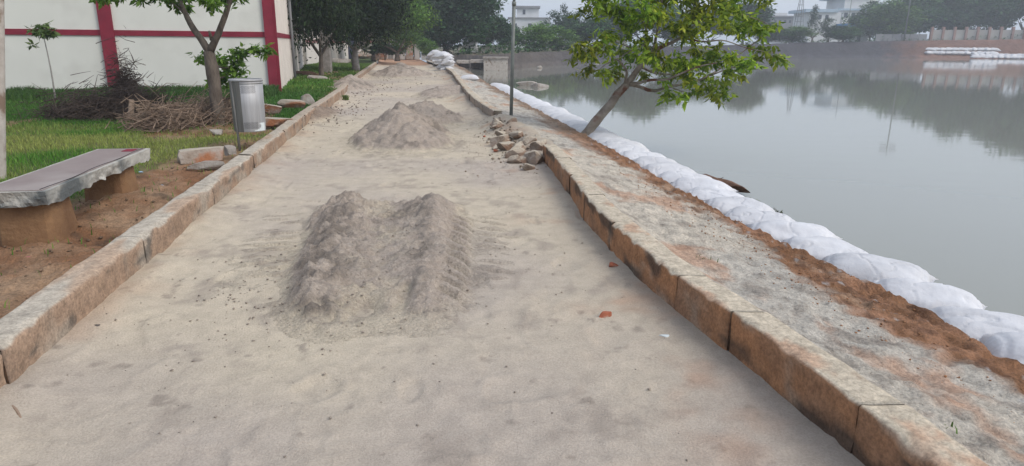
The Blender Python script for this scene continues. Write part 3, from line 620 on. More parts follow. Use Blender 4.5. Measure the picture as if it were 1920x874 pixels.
while y < 28.6:
    near = k < 18; me = near_meshes[k % 7] if near else far_meshes[k % 4]
    x = float(xB(y)); dirx = np.array([.86, -.45]) if y < 9 else np.array([.93, -.2]); jit = random.uniform(-.05, .05)
    s = random.uniform(.94, 1.08)
    c = np.array([x, y])+dirx*(.19*s)+[jit*.5, 0]
    if k == 0: lb = 'nearest white sandbag of the shoreline row, cut by the right edge of the photo'
    elif k == 1: lb = 'big plump white sandbag next to the one cut by the right edge of the photo'
    elif k < 16: lb = f'white sandbag lying {ord_[k]} from the right edge in the row along the water'
    elif y < 12.6: lb = 'white sandbag in the packed row just on the near side of the leaning tree'
    elif y < 15.5: lb = 'small white sandbag right behind the foot of the leaning tree'
    elif y < 21: lb = 'small white sandbag in the row between the leaning tree and the grey pole'
    else: lb = 'tiny white sandbag in the farthest stretch of the row past the grey pole'
    o = link('sandbag', me, None, lb, 'sandbag', 'white sandbags laid along the waterline')
    zc = -.105+.012*math.sin(k*2.1)
    o.location = (c[0], c[1], zc); a = math.atan2(dirx[1], dirx[0])+random.uniform(-.10, .10)
    o.rotation_euler = (random.uniform(.10, .2), random.uniform(.03, .10), a); o.scale = (s*.95, s*(1.0 if y < 9 else 1.1), s)
    if near:
        h = link('stitched_hem', hems[k % 3], o); h.location = (-.385, 0, -.016); h.rotation_euler = (0, .2, math.pi)
        h = link('stitched_hem', hems[(k+1) % 3], o); h.location = (.385, 0, -.016); h.rotation_euler = (0, .2, 0)
    y += random.uniform(.47, .53) if y < 9 else random.uniform(.46, .55); k += 1
o = link('sandbag', far_meshes[1], None, 'single small white sandbag lying apart on the orange soil near the far sacks', 'sandbag'); p = U(880, 147, .2); o.location = (p[0], p[1], .2)
# pile of white sacks at the end of the path
pl = 0
for lay in range(5):
    for j in range(4):
        t = j/3; pxx = lerp(812, 838, t); base = U(pxx, lerp(118, 133, t), 0)
        o = link('sandbag', far_meshes[(lay+j) % 4], None, f'white sack in the tall pile at the far end of the path, {["bottom","second","third","fourth","top"][lay]} layer', 'sandbag', 'white sacks piled at the far end of the path')
        o.location = (base[0]+.12*math.sin(lay*2+j), base[1]-2.0*0+.1*math.cos(lay*3+j), .10+lay*.185); o.rotation_euler = (random.uniform(-.3, .1), random.uniform(-.25, .15), 1.2+random.uniform(-.3, .3)); o.scale = (1.35, 1.4, 1.35)
# rows of sacks on the far bank at the right
def far_bag_row(px0, px1, n, off, lab):
    for j in range(n):
        for q in range(2):
            p = far_pt(lerp(px0, px1, j/(n-1)), off+q*1.1)
            o = link('sandbag', far_meshes[(j+q) % 4], None, lab, 'sandbag', 'white sacks stacked on the far bank')
            o.location = (p[0], p[1], p[2]+.25+.0*q); o.rotation_euler = (.12, .1, random.uniform(-.4, .4)); o.scale = (2.5, 2.6, 2.6)
far_bag_row(1742, 1862, 11, 2.6, 'small white sack in the left stack on the far bank below the pale compound wall')
far_bag_row(1830, 1960, 12, .9, 'small white sack in the lower right stack on the far bank by the frame edge')

# ------------------------------------------------------------------ leaves and trees
def leaf_cloud(P, size, seed, c1, c2, droop=.3, aspect=.45, cols=None, cup=True):
    """P: leaf base points (n,3). rhombic leaves, per-leaf colour."""
    r = np.random.default_rng(seed); n = len(P)
    a = r.random(n)*2*math.pi; el = r.normal(-droop, .45, n)
    D = np.stack([np.cos(a)*np.cos(el), np.sin(a)*np.cos(el), np.sin(el)], 1)
    S = np.cross(D, r.normal(0, .5, (n, 3))+[0, 0, 1.0]); S /= np.linalg.norm(S, axis=1)[:, None]+1e-9
    s = size*r.uniform(.6, 1.3, (n, 1)); N = np.cross(S, D)
    V = np.stack([P, P+D*s*.45+S*s*aspect*.5-N*s*.06, P+D*s, P+D*s*.45-S*s*aspect*.5-N*s*.06], 1).reshape(-1, 3)
    i = np.arange(n)*4; Fc = np.concatenate([np.stack([i, i+1, i+2], 1), np.stack([i, i+2, i+3], 1)])
    t = r.random(n)**1.3; c = cmix(np.array(c1), np.array(c2), t)*r.uniform(.8, 1.2, (n, 1))
    if cols is not None: c = c*cols
    return V, Fc, np.repeat(c, 4, 0)
def crown_points(n, seed, clumps, spread=.42):
    """clumps: list of (x,y,z,r). Leaves in shells round each clump."""
    r = np.random.default_rng(seed); cl = np.array(clumps); wts = cl[:, 3]**2; wts = wts/wts.sum()
    k = r.choice(len(cl), n, p=wts); d = r.normal(size=(n, 3)); d /= np.linalg.norm(d, axis=1)[:, None]
    rr = cl[k, 3]*np.clip(r.normal(.8, spread*.6, n), .05, 1.5); P = cl[k, :3]+d*rr[:, None]*np.array([1, 1, .75])
    return P, k
def crown_mesh(name, seed, n, nclump, size, c1, c2, shape='round', mat=None, droop=.3, crad=.17):
    """unit crown: width 1, height 1, base z=0"""
    r = np.random.default_rng(seed); cl = []
    while len(cl) < nclump:
        p = r.uniform(-1, 1, 3)
        if shape == 'round': ok = .35 < np.linalg.norm(p*[1, 1, 1]) < 1
        elif shape == 'dome': ok = .3 < np.linalg.norm([p[0], p[1], (p[2]+.45)/1.45]) < 1 and p[2] > -.75
        elif shape == 'cone': ok = np.hypot(p[0], p[1]) < (1-.8*(p[2]*.5+.5)) 
        elif shape == 'flat': ok = np.linalg.norm(p*[1, 1, 1.1]) < 1 and p[2] > -.35
        else: ok = np.hypot(p[0], p[1]) < .55*(1.2-abs(p[2]))
        if ok: cl.append((p[0]*.40, p[1]*.40, .5+p[2]*.42, crad*r.uniform(.55, 1.15)))
    P, k = crown_points(n, seed+1, cl); tint = r.uniform(.6, 1.4, (len(cl), 1)); tint = tint*np.array([1, 1, 1])+r.normal(0, .06, (len(cl), 3))
    V, Fc, C = leaf_cloud(P, size, seed+2, c1, c2, droop, .5, np.clip(tint[k], .4, 1.8))
    return mk_mesh(name, V, Fc, C, False, mat or M['leaf_far'])
def trunk_mb(h, r0, seed, limbs=5, hc=None, wid=1.0, top=1.0):
    """h: height of first fork, crown base; limbs go into a crown of width wid, height top"""
    r = np.random.default_rng(seed); mb = MB()
    mb.tube(spline([(0, 0, -.2), (.03*h*r.normal(), .03*h*r.normal(), h*.5), (.05*h*r.normal(), 0, h)], 9), np.linspace(r0*1.15, r0*.7, 9), 8, wob=.15, seed=seed)
    for i in range(limbs):
        a = i/limbs*6.28+r.uniform(-.4, .4); e = np.array([math.cos(a)*wid*.33, math.sin(a)*wid*.33, h+top*r.uniform(.4, .75)])
        mb.tube(spline([(0, 0, h*.93), e*[.35, .35, 0]+[0, 0, h+top*.2], e], 7), np.linspace(r0*.6, r0*.12, 7), 6, wob=.15, seed=seed+i)
    return mb
DG1, DG2 = (.014, .036, .016), (.035, .08, .030)
MG1, MG2 = (.024, .062, .022), (.06, .13, .035)
LG1, LG2 = (.05, .11, .022), (.12, .21, .04)
crowns = {
 'dark': crown_mesh('crown', 601, 26000, 90, .036, (.010, .022, .008), (.032, .06, .018), 'dome', M['leaf_far'], crad=.20),
 'olive': crown_mesh('crown', 611, 18000, 60, .036, (.045, .095, .018), (.13, .21, .035), 'round', crad=.17),
 'big': crown_mesh('crown', 621, 30000, 90, .042, (.02, .055, .024), (.055, .12, .045), 'round', crad=.17),
 'far_a': crown_mesh('crown', 631, 9000, 38, .068, MG1, MG2, 'round', crad=.20),
 'far_b': crown_mesh('crown', 641, 9000, 34, .068, DG1, MG2, 'flat', crad=.20),
 'far_c': crown_mesh('crown', 651, 3000, 22, .055, DG1, MG1, 'cone', crad=.15),
 'far_l': crown_mesh('crown', 661, 5200, 34, .068, LG1, LG2, 'round', crad=.19),
 'wispy': crown_mesh('crown', 671, 1300, 16, .06, DG1, MG1, 'column', crad=.13),
}
trunks = {}
def place_tree(kind, px, ytop, ybase, wpx, D, label, group, bark='bark', r0=.2, name='tree', trunk_frac=.22, zb=None, hide_trunk=False, cw=None):
    c = AT(px, ybase, D); top = AT(px, ytop, D); ppm = D*1.04/F_PX
    z0 = c[2] if zb is None else zb; H = top[2]-z0; W = wpx*ppm; hf = trunk_frac*H
    root = empty(name, label, 'bush' if name == 'bush' else 'tree', (c[0], c[1], z0), random.uniform(0, 6.28), group)
    key = bark
    if key not in trunks:
        trunks[key] = trunk_mb(1.0, .12, 700+len(trunks), 6, wid=3.0, top=2.4).obj('trunk', M[bark], None, True).data; bpy.data.objects.remove([o for o in bpy.data.objects if o.data == trunks[key]][0])
    t = link('trunk', trunks[key], root); t.scale = (r0/.12, r0/.12, hf) if hf > 0 else (1, 1, 1)
    t.scale = (min(r0/.12, W*.9/3.0*2), min(r0/.12, W*.9/3.0*2), max(hf, .3))
    cr = link('crown', crowns[kind], root); cr.location = (0, 0, hf*.75); cr.scale = (W*1.08, W*1.08, (H-hf*.75)*1.04)
    return root
# mid distance trees behind the lawn
gm = 'trees beyond the lawn'
place_tree('dark', 603, -190, 140, 128, 30, 'very dark dense tree on the grass just past the maroon corner of the building', gm, 'bark', .11, trunk_frac=.12)
place_tree('dark', 668, -150, 127, 165, 37, 'dark tree with a pale trunk standing right of the dark gate', gm, 'bark_pale', .2, trunk_frac=.13)
place_tree('olive', 745, -70, 112, 120, 52, 'yellow green tree leaning over the far left of the path', gm, 'bark', .2, trunk_frac=.08)
place_tree('olive', 700, -20, 112, 90, 58, 'olive tree half hidden behind the dark pale trunked tree', gm, 'bark', .2, trunk_frac=.08)
place_tree('big', 836, -60, 104, 165, 74, 'largest blue green tree above the white sacks at the end of the path', gm, 'bark', .4, trunk_frac=.10)
place_tree('big', 782, -30, 104, 110, 86, 'tall tree behind the end of the path, left of the largest blue green one', gm, 'bark', .4, trunk_frac=.15)
place_tree('far_l', 802, 74, 106, 38, 62, 'small bright green bush beside the pile of white sacks', None, name='bush', trunk_frac=.05, r0=.05)
place_tree('far_l', 770, 62, 104, 60, 68, 'low light green bush at the end of the path behind the heaps', None, name='bush', trunk_frac=.05, r0=.05)
place_tree('far_b', 722, 80, 112, 60, 56, 'low dull green shrub under the olive trees left of the path end', None, name='bush', trunk_frac=.05, r0=.05)
# far trees across the pond: px, top, base, width, distance behind waterline, crown, label
gf = 'trees across the pond'
FT = [(900, 55, 100, 40, 30, 'far_b', 'low dark tree left of the dense round tree across the pond'),
 (930, 28, 98, 52, 26, 'far_b', 'dense dark round tree left of the grey metal pole across the pond'),
 (955, 48, 97, 40, 34, 'far_a', 'small tree directly behind the grey metal pole'),
 (1003, 45, 99, 60, 14, 'far_l', 'light green low tree right of the grey metal pole at the bank'),
 (1035, 10, 97, 60, 40, 'wispy', 'wispy broken tree rising right of the white tower'),
 (1052, -4, 97, 30, 44, 'wispy', 'tall thin tree poking highest right of the white tower'),
 (1040, 50, 99, 70, 13, 'far_l', 'bushy light green tree at the edge of the far bank'),
 (1085, 22, 97, 60, 35, 'far_a', 'rounded tree just left of the leaning tree crown, far bank'),
 (1112, 35, 97, 70, 16, 'far_b', 'blue green tree showing under the left boughs of the leaning tree'),
 (1150, 8, 94, 80, 30, 'far_a', 'tree behind the left half of the leaning tree crown'),
 (1205, -14, 92, 100, 22, 'far_b', 'tall broad tree behind the middle of the leaning tree'),
 (1260, 10, 90, 80, 24, 'far_a', 'tree behind the central boughs of the leaning tree'),
 (1330, 20, 86, 80, 24, 'far_b', 'dark tree behind the right boughs of the leaning tree'),
 (1392, 2, 84, 84, 20, 'far_b', 'blue grey dome shaped tree right behind the leaning tree tips'),
 (1440, 42, 82, 70, 22, 'far_a', 'low green tree just right of the leaning tree tips'),
 (1485, 50, 81, 66, 12, 'far_l', 'low bright bush like tree under the thin pylon'),
 (1522, 0, 80, 30, 34, 'wispy', 'single thin spindly tree left of the pale blue shed'),
 (1552, 28, 80, 48, 12, 'wispy', 'ragged tree in front of the pale blue shed'),
 (1580, 48, 79, 60, 10, 'far_a', 'low bush in front of the shed left of the blue roof'),
 (1630, 2, 78, 70, 30, 'far_a', 'tree rising right of the pale blue shed'),
 (1668, 4, 78, 80, 16, 'far_l', 'lighter green tree left of the compound wall'),
 (1705, -16, 77, 80, 26, 'far_a', 'tree at the left end of the compound wall'),
 (1748, -30, 76, 76, 30, 'far_b', 'dark tree behind the first panels of the compound wall'),
 (1790, -10, 76, 70, 24, 'far_a', 'shorter tree behind the second stretch of compound wall'),
 (1822, -58, 75, 84, 34, 'far_b', 'tall pointed tree behind the middle of the compound wall'),
 (1866, -48, 75, 80, 26, 'far_a', 'tall tree behind the compound wall, second from the right edge'),
 (1915, -80, 74, 110, 30, 'far_b', 'tallest dark tree at the right edge behind the compound wall'),
 (1975, -95, 73, 120, 30, 'far_a', 'tree beyond the right edge of the compound wall'),
 (2060, -80, 72, 130, 30, 'far_b', 'tree further right past the compound wall, outside the frame'),
 (2160, -95, 70, 140, 30, 'far_a', 'outermost tree on the far bank to the right')]
def far_place(px, off):
    p = far_pt(px, off); return p, p[1]
for px, yt, yb, wp, off, kd, lb in FT:
    p, D = far_place(px, off); root = place_tree(kd, px, yt, yb, wp*1.1, D, lb, gf, 'bark', .25, trunk_frac=.12, zb=p[2])
# low continuous scrub along the far bank, nobody could count it
Ps = []; r = np.random.default_rng(88)
for i in range(5200):
    px = r.uniform(850, 2300); off = r.uniform(9, 16); 
    if vnoise(np.array(px/23.0), np.array(1.5), 5) < .35: continue
    p = far_pt(px, off); hgt = 1.6*float(vnoise(np.array(px/14.0), np.array(.5), 6)); Ps.append(p+[r.normal(0, .3), 0, r.random()*hgt])
V, Fc, C = leaf_cloud(np.array(Ps), .5, 89, DG1, MG2, .1, .5); link('scrub', mk_mesh('scrub', V, Fc, C, False, M['leaf_far']), label='low dark green scrub along the top of the far bank', kind='stuff')

# leaning tree by the water
TB = U(1095, 262, -.12); TY = TB[1]
def lp(lst, ys): return [AT(x, y, TY+d) for (x, y), d in zip(lst, ys)]
lt = empty('leaning_tree', 'slender tree leaning out over the water with yellow green leaves, rooted among the white sandbags', 'tree', tuple(TB))
def local(P, o): return np.asarray(P)-np.array(o)
mb = MB()
tr = lp([(1088, 266), (1100, 250), (1122, 222), (1145, 195), (1162, 172), (1176, 158)], [0, 0, .03, .05, .05, .05])
mb.tube(local(spline(tr, 18), TB), np.interp(np.linspace(0, 1, 18), [0, .12, .5, 1], [.15, .095, .080, .070]), 12, wob=.12, seed=4)
link_t = mb.obj('trunk', M['bark_grey'], lt, True)
limbs = [([(1174, 160), (1188, 142), (1204, 120), (1218, 102), (1240, 88), (1266, 77), (1284, 64), (1310, 40)], [.05, .05, .1, .1, .1, .0, -.1, -.3], .062, .015),
 ([(1203, 122), (1211, 86), (1210, 48), (1188, 26), (1165, 18)], [.1, .3, .5, .6, .7], .036, .008),
 ([(1224, 97), (1229, 75), (1238, 30), (1242, -10), (1246, -60)], [.1, -.1, -.2, -.3, -.4], .032, .010),
 ([(1178, 158), (1197, 156), (1220, 150), (1250, 149), (1270, 141), (1310, 125), (1345, 118)], [.05, -.1, -.3, -.5, -.7, -.9, -1.1], .036, .007),
 ([(1180, 158), (1200, 163), (1226, 171), (1254, 162), (1290, 157), (1330, 142), (1376, 110), (1415, 80), (1449, 53)], [.05, .2, .3, .4, .5, .6, .8, .9, 1.0], .036, .007),
 ([(1172, 158), (1174, 146), (1174, 132), (1158, 112), (1140, 118), (1122, 132)], [.05, 0, -.1, -.2, -.3, -.4], .030, .005),
 ([(1222, 78), (1188, 92), (1158, 110), (1130, 124)], [.1, -.1, -.2, -.3], .016, .004),
 ([(1200, 124), (1227, 137), (1259, 140), (1300, 150), (1330, 165)], [.1, .4, .7, .9, 1.0], .024, .005),
 ([(1280, 72), (1320, 78), (1357, 76), (1400, 90), (1450, 100)], [-.1, -.2, -.3, -.3, -.3], .018, .005),
 ([(1330, 142), (1370, 128), (1410, 118), (1460, 100)], [.6, .5, .4, .3], .014, .004),
 ([(1310, 40), (1350, 20), (1400, 30), (1440, 45)], [-.3, -.4, -.4, -.5], .015, .004),
 ([(1188, 92), (1150, 78), (1112, 84), (1090, 92)], [-.1, 0, .1, .1], .013, .003),
 ([(1246, -20), (1290, -40), (1340, -20), (1380, 0)], [-.3, 0, .3, .5], .018, .004),
 ([(1188, 26), (1150, 10), (1110, 0), (1085, -5)], [.6, .8, .8, .9], .013, .003),
 ([(1254, 162), (1290, 175), (1330, 182)], [.4, .3, .2], .012, .003)]
for i, (pts, ds, ra, rb) in enumerate(limbs):
    P = local(spline(lp(pts, ds), 16), TB); MB().tube(P, np.linspace(ra, rb, 16), 8, wob=.12, seed=i+20).obj('limb', M['bark_grey'], lt, True)
blobs = [(1092, 88, 15), (1112, 78, 16), (1130, 72, 14), (1085, 105, 11), (1105, 125, 14), (1125, 138, 12), (1145, 120, 13), (1150, 135, 9), (1108, 100, 10), (1150, 60, 16), (1178, 48, 20), (1165, 20, 22), (1200, 20, 24), (1100, 2, 12), (1130, 6, 16),
 (1240, 20, 24), (1270, 40, 24), (1300, 15, 26), (1290, 55, 18), (1320, 40, 18), (1340, 10, 24), (1370, 15, 22), (1395, 35, 20), (1420, 50, 20), (1440, 55, 12), (1385, 62, 14), (1365, 45, 14), (1215, 65, 16), (1180, 106, 17), (1195, 90, 12),
 (1208, 142, 12), (1238, 92, 17), (1262, 105, 18), (1288, 118, 20), (1275, 140, 16), (1315, 112, 18), (1302, 92, 15), (1340, 90, 16), (1345, 118, 18), (1368, 105, 15), (1385, 125, 15), (1398, 112, 13), (1370, 135, 13), (1425, 95, 14), (1448, 100, 14), (1466, 108, 9), (1412, 108, 10),
 (1350, 150, 14), (1325, 165, 15), (1300, 168, 14), (1338, 182, 9), (1262, 182, 9), (1258, 170, 9), (1300, 145, 14), (1325, 140, 12), (1392, 140, 8), (1240, 125, 12), (1222, 108, 11), (1140, 95, 9), (1165, 85, 9), (1350, 175, 8), (1283, 178, 8), (1356, 165, 9), (1245, 145, 8)]
for yy in (-20, -50, -80, -110):
    for xx in range(1120, 1440, 38): blobs.append((xx+random.uniform(-12, 12), yy+random.uniform(-10, 10), 24))
P = []; T = []; r = np.random.default_rng(123); ppm = TY*1.0/F_PX
for (x, y_, rr) in blobs:
    c = AT(x+r.normal(0, 3), y_+r.normal(0, 3), TY+r.uniform(-.9, .9)); R_ = rr*ppm*1.02; n = int(20+rr*rr*.32)
    # drooping sprays: twig tips within the clump, leaves hang in threes along each
    ns = max(5, n//7); tips = c+r.normal(0, .50, (ns, 3))*R_*np.array([1, 1, .85])
    tone = r.uniform(.62, 1.35)*np.array([1, 1, 1])*np.array([r.uniform(.85, 1.25), 1, 1]); ctone = 0.85+.15*1
    for tp in tips:
        m_ = int(r.integers(5, 9)); ang = r.random()*6.28
        st = np.array([math.cos(ang), math.sin(ang), -.5])*.02
        P.append(tp+np.outer(np.arange(m_), st)+r.normal(0, .018, (m_, 3))); T.append(np.tile(tone, (m_, 1)))
P = np.concatenate(P); T = np.concatenate(T)
V, Fc, C = leaf_cloud(local(P, TB), .14, 124, (.10, .20, .016), (.44, .56, .05), .55, .40, T)
link('leaves', mk_mesh('leaves', V, Fc, C, False, M['leaf']), lt)

# forked tree on the lawn
FB = U(408, 234, .13); FY = FB[1]
ft = empty('forked_tree', 'dark trunked young tree forking in two on the lawn behind the steel bin', 'tree', tuple(FB))
def fp(lst, ds): return [AT(x, y, FY+d) for (x, y), d in zip(lst, ds)]
MB().tube(local(spline(fp([(409, 240), (408, 215), (404, 170), (398, 130), (392, 96)], [0, 0, 0, 0, 0]), 14), FB), np.interp(np.linspace(0, 1, 14), [0, .15, .6, 1], [.155, .125, .105, .10]), 12, wob=.18, seed=9).obj('trunk', M['bark'], ft, True)
for i, (pts, ds, ra, rb) in enumerate([([(393, 100), (378, 75), (362, 52), (348, 25), (335, -5), (322, -60)], [0, 0, .1, .2, .3, .5], .07, .03), ([(393, 100), (408, 66), (420, 35), (431, 0), (440, -50)], [0, -.05, -.1, -.1, -.2], .07, .03),
    ([(396, 75), (394, 64), (392, 58)], [0, -.05, -.05], .03, .02), ([(400, 120), (425, 128), (450, 110), (478, 96), (505, 92)], [.1, .3, .5, .6, .7], .016, .004), ([(404, 150), (425, 140), (440, 118)], [.1, .3, .4], .014, .004),
    ([(350, 30), (320, 5), (260, -8), (205, -2)], [.2, .3, .4, .4], .02, .005), ([(440, -30), (460, -10), (470, 0)], [-.2, -.2, -.2], .015, .004), ([(335, -5), (330, -60), (300, -110)], [.3, .4, .5], .03, .01), ([(440, -50), (470, -100), (500, -140)], [-.2, 0, .2], .03, .01)]):
    MB().tube(local(spline(fp(pts, ds), 12), FB), np.linspace(ra, rb, 12), 8, wob=.15, seed=i+60).obj('limb', M['bark'], ft, True)
fb = [(375, 108, 8), (412, 110, 10), (428, 118, 12), (440, 104, 11), (452, 100, 9), (430, 138, 13), (445, 125, 11), (415, 140, 8), (430, 158, 8), (452, 146, 6), (480, 94, 9), (492, 93, 6), (505, 94, 7), (470, 90, 6), (395, 155, 5), (418, 152, 8),
      (200, -4, 9), (225, -6, 8), (260, -4, 7), (315, -3, 9), (335, 8, 9), (345, -8, 10), (380, -4, 10), (402, 4, 12), (420, -6, 10), (395, 12, 7), (350, 14, 7), (180, -10, 9), (290, -12, 9), (450, -6, 10)]
for k_ in range(46): fb.append((random.uniform(200, 560), random.uniform(-190, -25), 20))
P = []; T = []; ppm = FY/F_PX
for (x, y_, rr) in fb:
    c = AT(x, y_, FY+(.4 if y_ > 60 else r.uniform(-.8, .8))); R_ = rr*ppm
    ns = max(4, int(rr*1.3)); tips = c+r.normal(0, .5, (ns, 3))*R_; tone = r.uniform(.7, 1.3)
    for tp in tips:
        m_ = int(r.integers(4, 8)); P.append(tp+r.normal(0, .03, (m_, 3))); T.append(np.full((m_, 1), tone))
V, Fc, C = leaf_cloud(local(np.concatenate(P), FB), .13, 125, (.06, .14, .02), (.20, .33, .05), .45, .42, np.concatenate(T)); link('leaves', mk_mesh('leaves', V, Fc, C, False, M['leaf']), ft)

# slim sapling against the wall
SB = U(104, 186, .13); SY = SB[1]-.6; SB = AT(104, 186, SY)
sp_ = empty('sapling', 'slim bare stemmed sapling with a tuft of leaves in front of the cream wall', 'sapling', tuple(SB))
MB().tube(local(spline([AT(104, 188, SY), AT(97, 140, SY), AT(88, 95, SY), AT(80, 62, SY)], 12), SB), np.linspace(.022, .009, 12), 7).obj('stem', M['bark_pale'], sp_, True)
P = []
for (x, y_, rr) in [(80, 50, 9), (92, 56, 7), (70, 58, 7), (60, 56, 4), (84, 62, 6), (98, 60, 4), (62, 84, 3)]:
    c = AT(x, y_, SY); P.append(c+r.normal(0, .45, (rr*5, 3))*rr*SY/F_PX)
V, Fc, C = leaf_cloud(local(np.concatenate(P), SB), .17, 126, (.06, .11, .03), (.15, .22, .06), .4, .4); link('leaves', mk_mesh('leaves', V, Fc, C, False, M['leaf']), sp_)

# ------------------------------------------------------------------ building with maroon pilasters
C0 = U(522, 173, .12)[:2]                     # corner
dside = np.array([-.262, 1.0]); dside /= np.linalg.norm(dside); dfac = np.array([-dside[1], dside[0]])*1.0
dfac = np.array([-.955, -.297]); nf = np.array([-dfac[1], dfac[0]]); nf = nf if nf[1] < 0 else -nf   # outward normal, towards the camera
BH = 6.2
bl = empty('cream_building', 'large cream building with maroon pilasters and a maroon band, behind the lawn', 'building', (C0[0], C0[1], 0))
ang_f = math.atan2(dfac[1], dfac[0])
def fac_box(name, s0, s1, z0, z1, prd, dep, mat, parent=bl):   # s along facade from the corner to the left, prd proud of wall face
    c = dfac*(s0+s1)/2 + nf*(prd-dep/2)
    return MB().box((c[0], c[1], (z0+z1)/2), (abs(s1-s0), dep, z1-z0), rz=ang_f).obj(name, mat, parent)
fac_box('wall', .02, 24, -.3, BH, 0, .3, M['wall'])
# band heights from the photo
zb0 = AT(505, 70, C0[1])[2]; zb1 = AT(505, 60, C0[1])[2]
def s_at(px, py):                            # facade distance hit by the ray
    d = ray(px, py); A = np.array([[d[0], -dfac[0]], [d[1], -dfac[1]]]); t, s = np.linalg.solve(A, C0+nf*.05-0*C0); return s, HC+d[2]*t
pil = [(s_at(527, 120)[0], s_at(501, 120)[0]), (s_at(219, 100)[0], s_at(194, 100)[0])]
pil[0] = (0.0, pil[0][1]); wdt = pil[1][1]-pil[1][0]; gapp = pil[1][0]-pil[0][1]
pil.append((pil[1][1]+gapp, pil[1][1]+gapp+wdt)); pil.append((pil[2][1]+gapp, pil[2][1]+gapp+wdt))
for a_, b2 in pil: fac_box('pilaster', a_, b2, -.3, BH+.05, .09, .09, M['red'])
prev = pil[0][1]
for a_, b2 in pil[1:]:
    fac_box('band', prev, a_, zb0, zb1, .035, .035, M['red'])
    fac_box('plinth', prev, a_, -.3, .19, .02, .02, M['wall_warm'])
    fac_box('band', prev, a_, zb0+2.05, zb1+2.05, .035, .035, M['red'])
    prev = b2
fac_box('parapet', -.05, 24, BH+.05, BH+.5, .12, .45, M['wall'])
# side wall with ribbed cladding going away from the camera
ns = np.array([dside[1], -dside[0]]); ang_s = math.atan2(dside[1], dside[0])
def side_box(name, s0, s1, z0, z1, prd, dep, mat, parent=bl):
    c = dside*(s0+s1)/2 + ns*(prd-dep/2); return MB().box((c[0], c[1], (z0+z1)/2), (abs(s1-s0), dep, z1-z0), rz=ang_s).obj(name, mat, parent)
side_box('wall', .03, 26, -.3, BH, .0, .3, M['wall_warm'])
for k_ in range(26): side_box('cladding_rib', .25+k_*.42, .33+k_*.42, -.2, BH-.1, .035, .035, M['wall_warm'])
side_box('pilaster', -.02, .10, -.3, BH+.05, .095, .095, M['red'])
side_box('band', .10, 11.5, zb0, zb1, .045, .045, M['red'])
side_box('pilaster', 11.5, 11.9, -.3, BH+.05, .09, .09, M['wall'])
pp = dside*7.6+ns*.14; MB().tube([(pp[0], pp[1], -.1), (pp[0], pp[1], BH)], .06, 8).obj('drain_pipe', M['b_grey'], bl, True)
rf = MB().prism([tuple(p_) for p_ in (np.zeros(2)+[0, .3], dfac*24+[0, .5], dfac*24+dside*26, dside*26)], BH-.25, BH-.05).obj('roof', M['b_grey'], bl)

# farther compound wall with faded band and a dark gate
W0 = U(572, 125, .15)[:2]; W1 = U(652, 110, .15)[:2]; W2 = U(745, 106.5, .15)[:2]
cw_ = empty('compound_wall', 'pale far boundary wall with a faded pink band seen between the tree trunks', 'wall', (W0[0], W0[1], 0))
def wall_seg(a_, b2, z0, z1, th, name, mat, parent, o, prd=0.0):
    c = (a_+b2)/2-o; L_ = np.linalg.norm(b2-a_); an = math.atan2(b2[1]-a_[1], b2[0]-a_[0]); nrm = np.array([math.sin(an), -math.cos(an)])
    c = c+nrm*prd; return MB().box((c[0], c[1], (z0+z1)/2), (L_, th, z1-z0), rz=an).obj(name, mat, parent)
for (a_, b2) in ((W0, W1), (W1+(W2-W1)*.14, W2)):
    nseg = 4
    for q in range(nseg):
        s0 = a_+(b2-a_)*q/nseg; s1 = a_+(b2-a_)*(q+1)/nseg; dd = (s1-s0)/np.linalg.norm(s1-s0)*.12
        wall_seg(s0+dd, s1-dd, -.3, 2.7, .18, 'wall_panel', M['wall_warm'], cw_, W0)
        wall_seg(s0+dd, s1-dd, 1.55, 1.75, .03, 'band', M['pink'], cw_, W0, .105)
        wall_seg(s0-dd, s0+dd, -.3, 2.85, .26, 'pier', M['fence'], cw_, W0)
gt = empty('metal_gate', 'narrow dark blue gate in the far boundary wall between the two pale trunks', 'gate', (W1[0], W1[1], 0))
g1 = W1+(W2-W1)*.13
wall_seg(W1, g1, .1, 2.6, .05, 'gate_leaf', M['gate'], gt, W1)
wall_seg(W1-(g1-W1)*.04, W1+(g1-W1)*.03, .0, 2.75, .1, 'gate_post', M['steel_dull'], gt, W1)
wall_seg(g1-(g1-W1)*.03, g1+(g1-W1)*.04, .0, 2.75, .1, 'gate_post', M['steel_dull'], gt, W1)
# pale grey posts / trunks among the trees
for px, yb, yt, wpx, lb in ((614, 134, 72, 16, 'thick pale grey concrete post right of the thin dark trunk under the dark tree'),):
    p = U(px, yb, .18); ww = wpx*p[1]/F_PX; top = AT(px, yt, p[1])[2]
    bevel(MB().box((0, 0, (top+.5-.2)/2), (ww, ww*.8, top+.7)).obj('concrete_post', M['bark_pale'], None, label=lb, cat='post'), .03).location = (p[0], p[1], .0)

# thin dark trunk tree next to it is the dark tree; slabs and stones on the lawn
def slab(px, py, sx, sy, sz, rz, label, mat='stone_grey', z=.14, seed=0, tilt=(.03, .05), name='stone_slab', cat='stone slab'):
    p = U(px, py, z); return put(name, rock_mesh(name, (sx, sy, sz*1.25), 900+seed, M[mat], 3, .2, .9), (p[0], p[1], z+sz*.32), (tilt[0], tilt[1], rz), label=label, cat=cat)
slab(598, 149, 1.15, .7, .16, .25, 'flat pale stone slab on the grass below the dark tree', seed=1)
slab(632, 158, .35, .25, .16, 1.1, 'small reddish stone on the grass by the left kerb', 'stone', seed=2, name='stone', cat='stone')
slab(575, 141, 1.5, .5, .22, .1, 'low dark earth lump at the foot of the side wall', 'weed', seed=3, name='earth_mound', cat='earth mound')
slab(638, 119, 1.6, .5, .35, .3, 'pale rubble lying between the two grey posts', 'stone_grey', seed=4, name='rubble', cat='rubble')
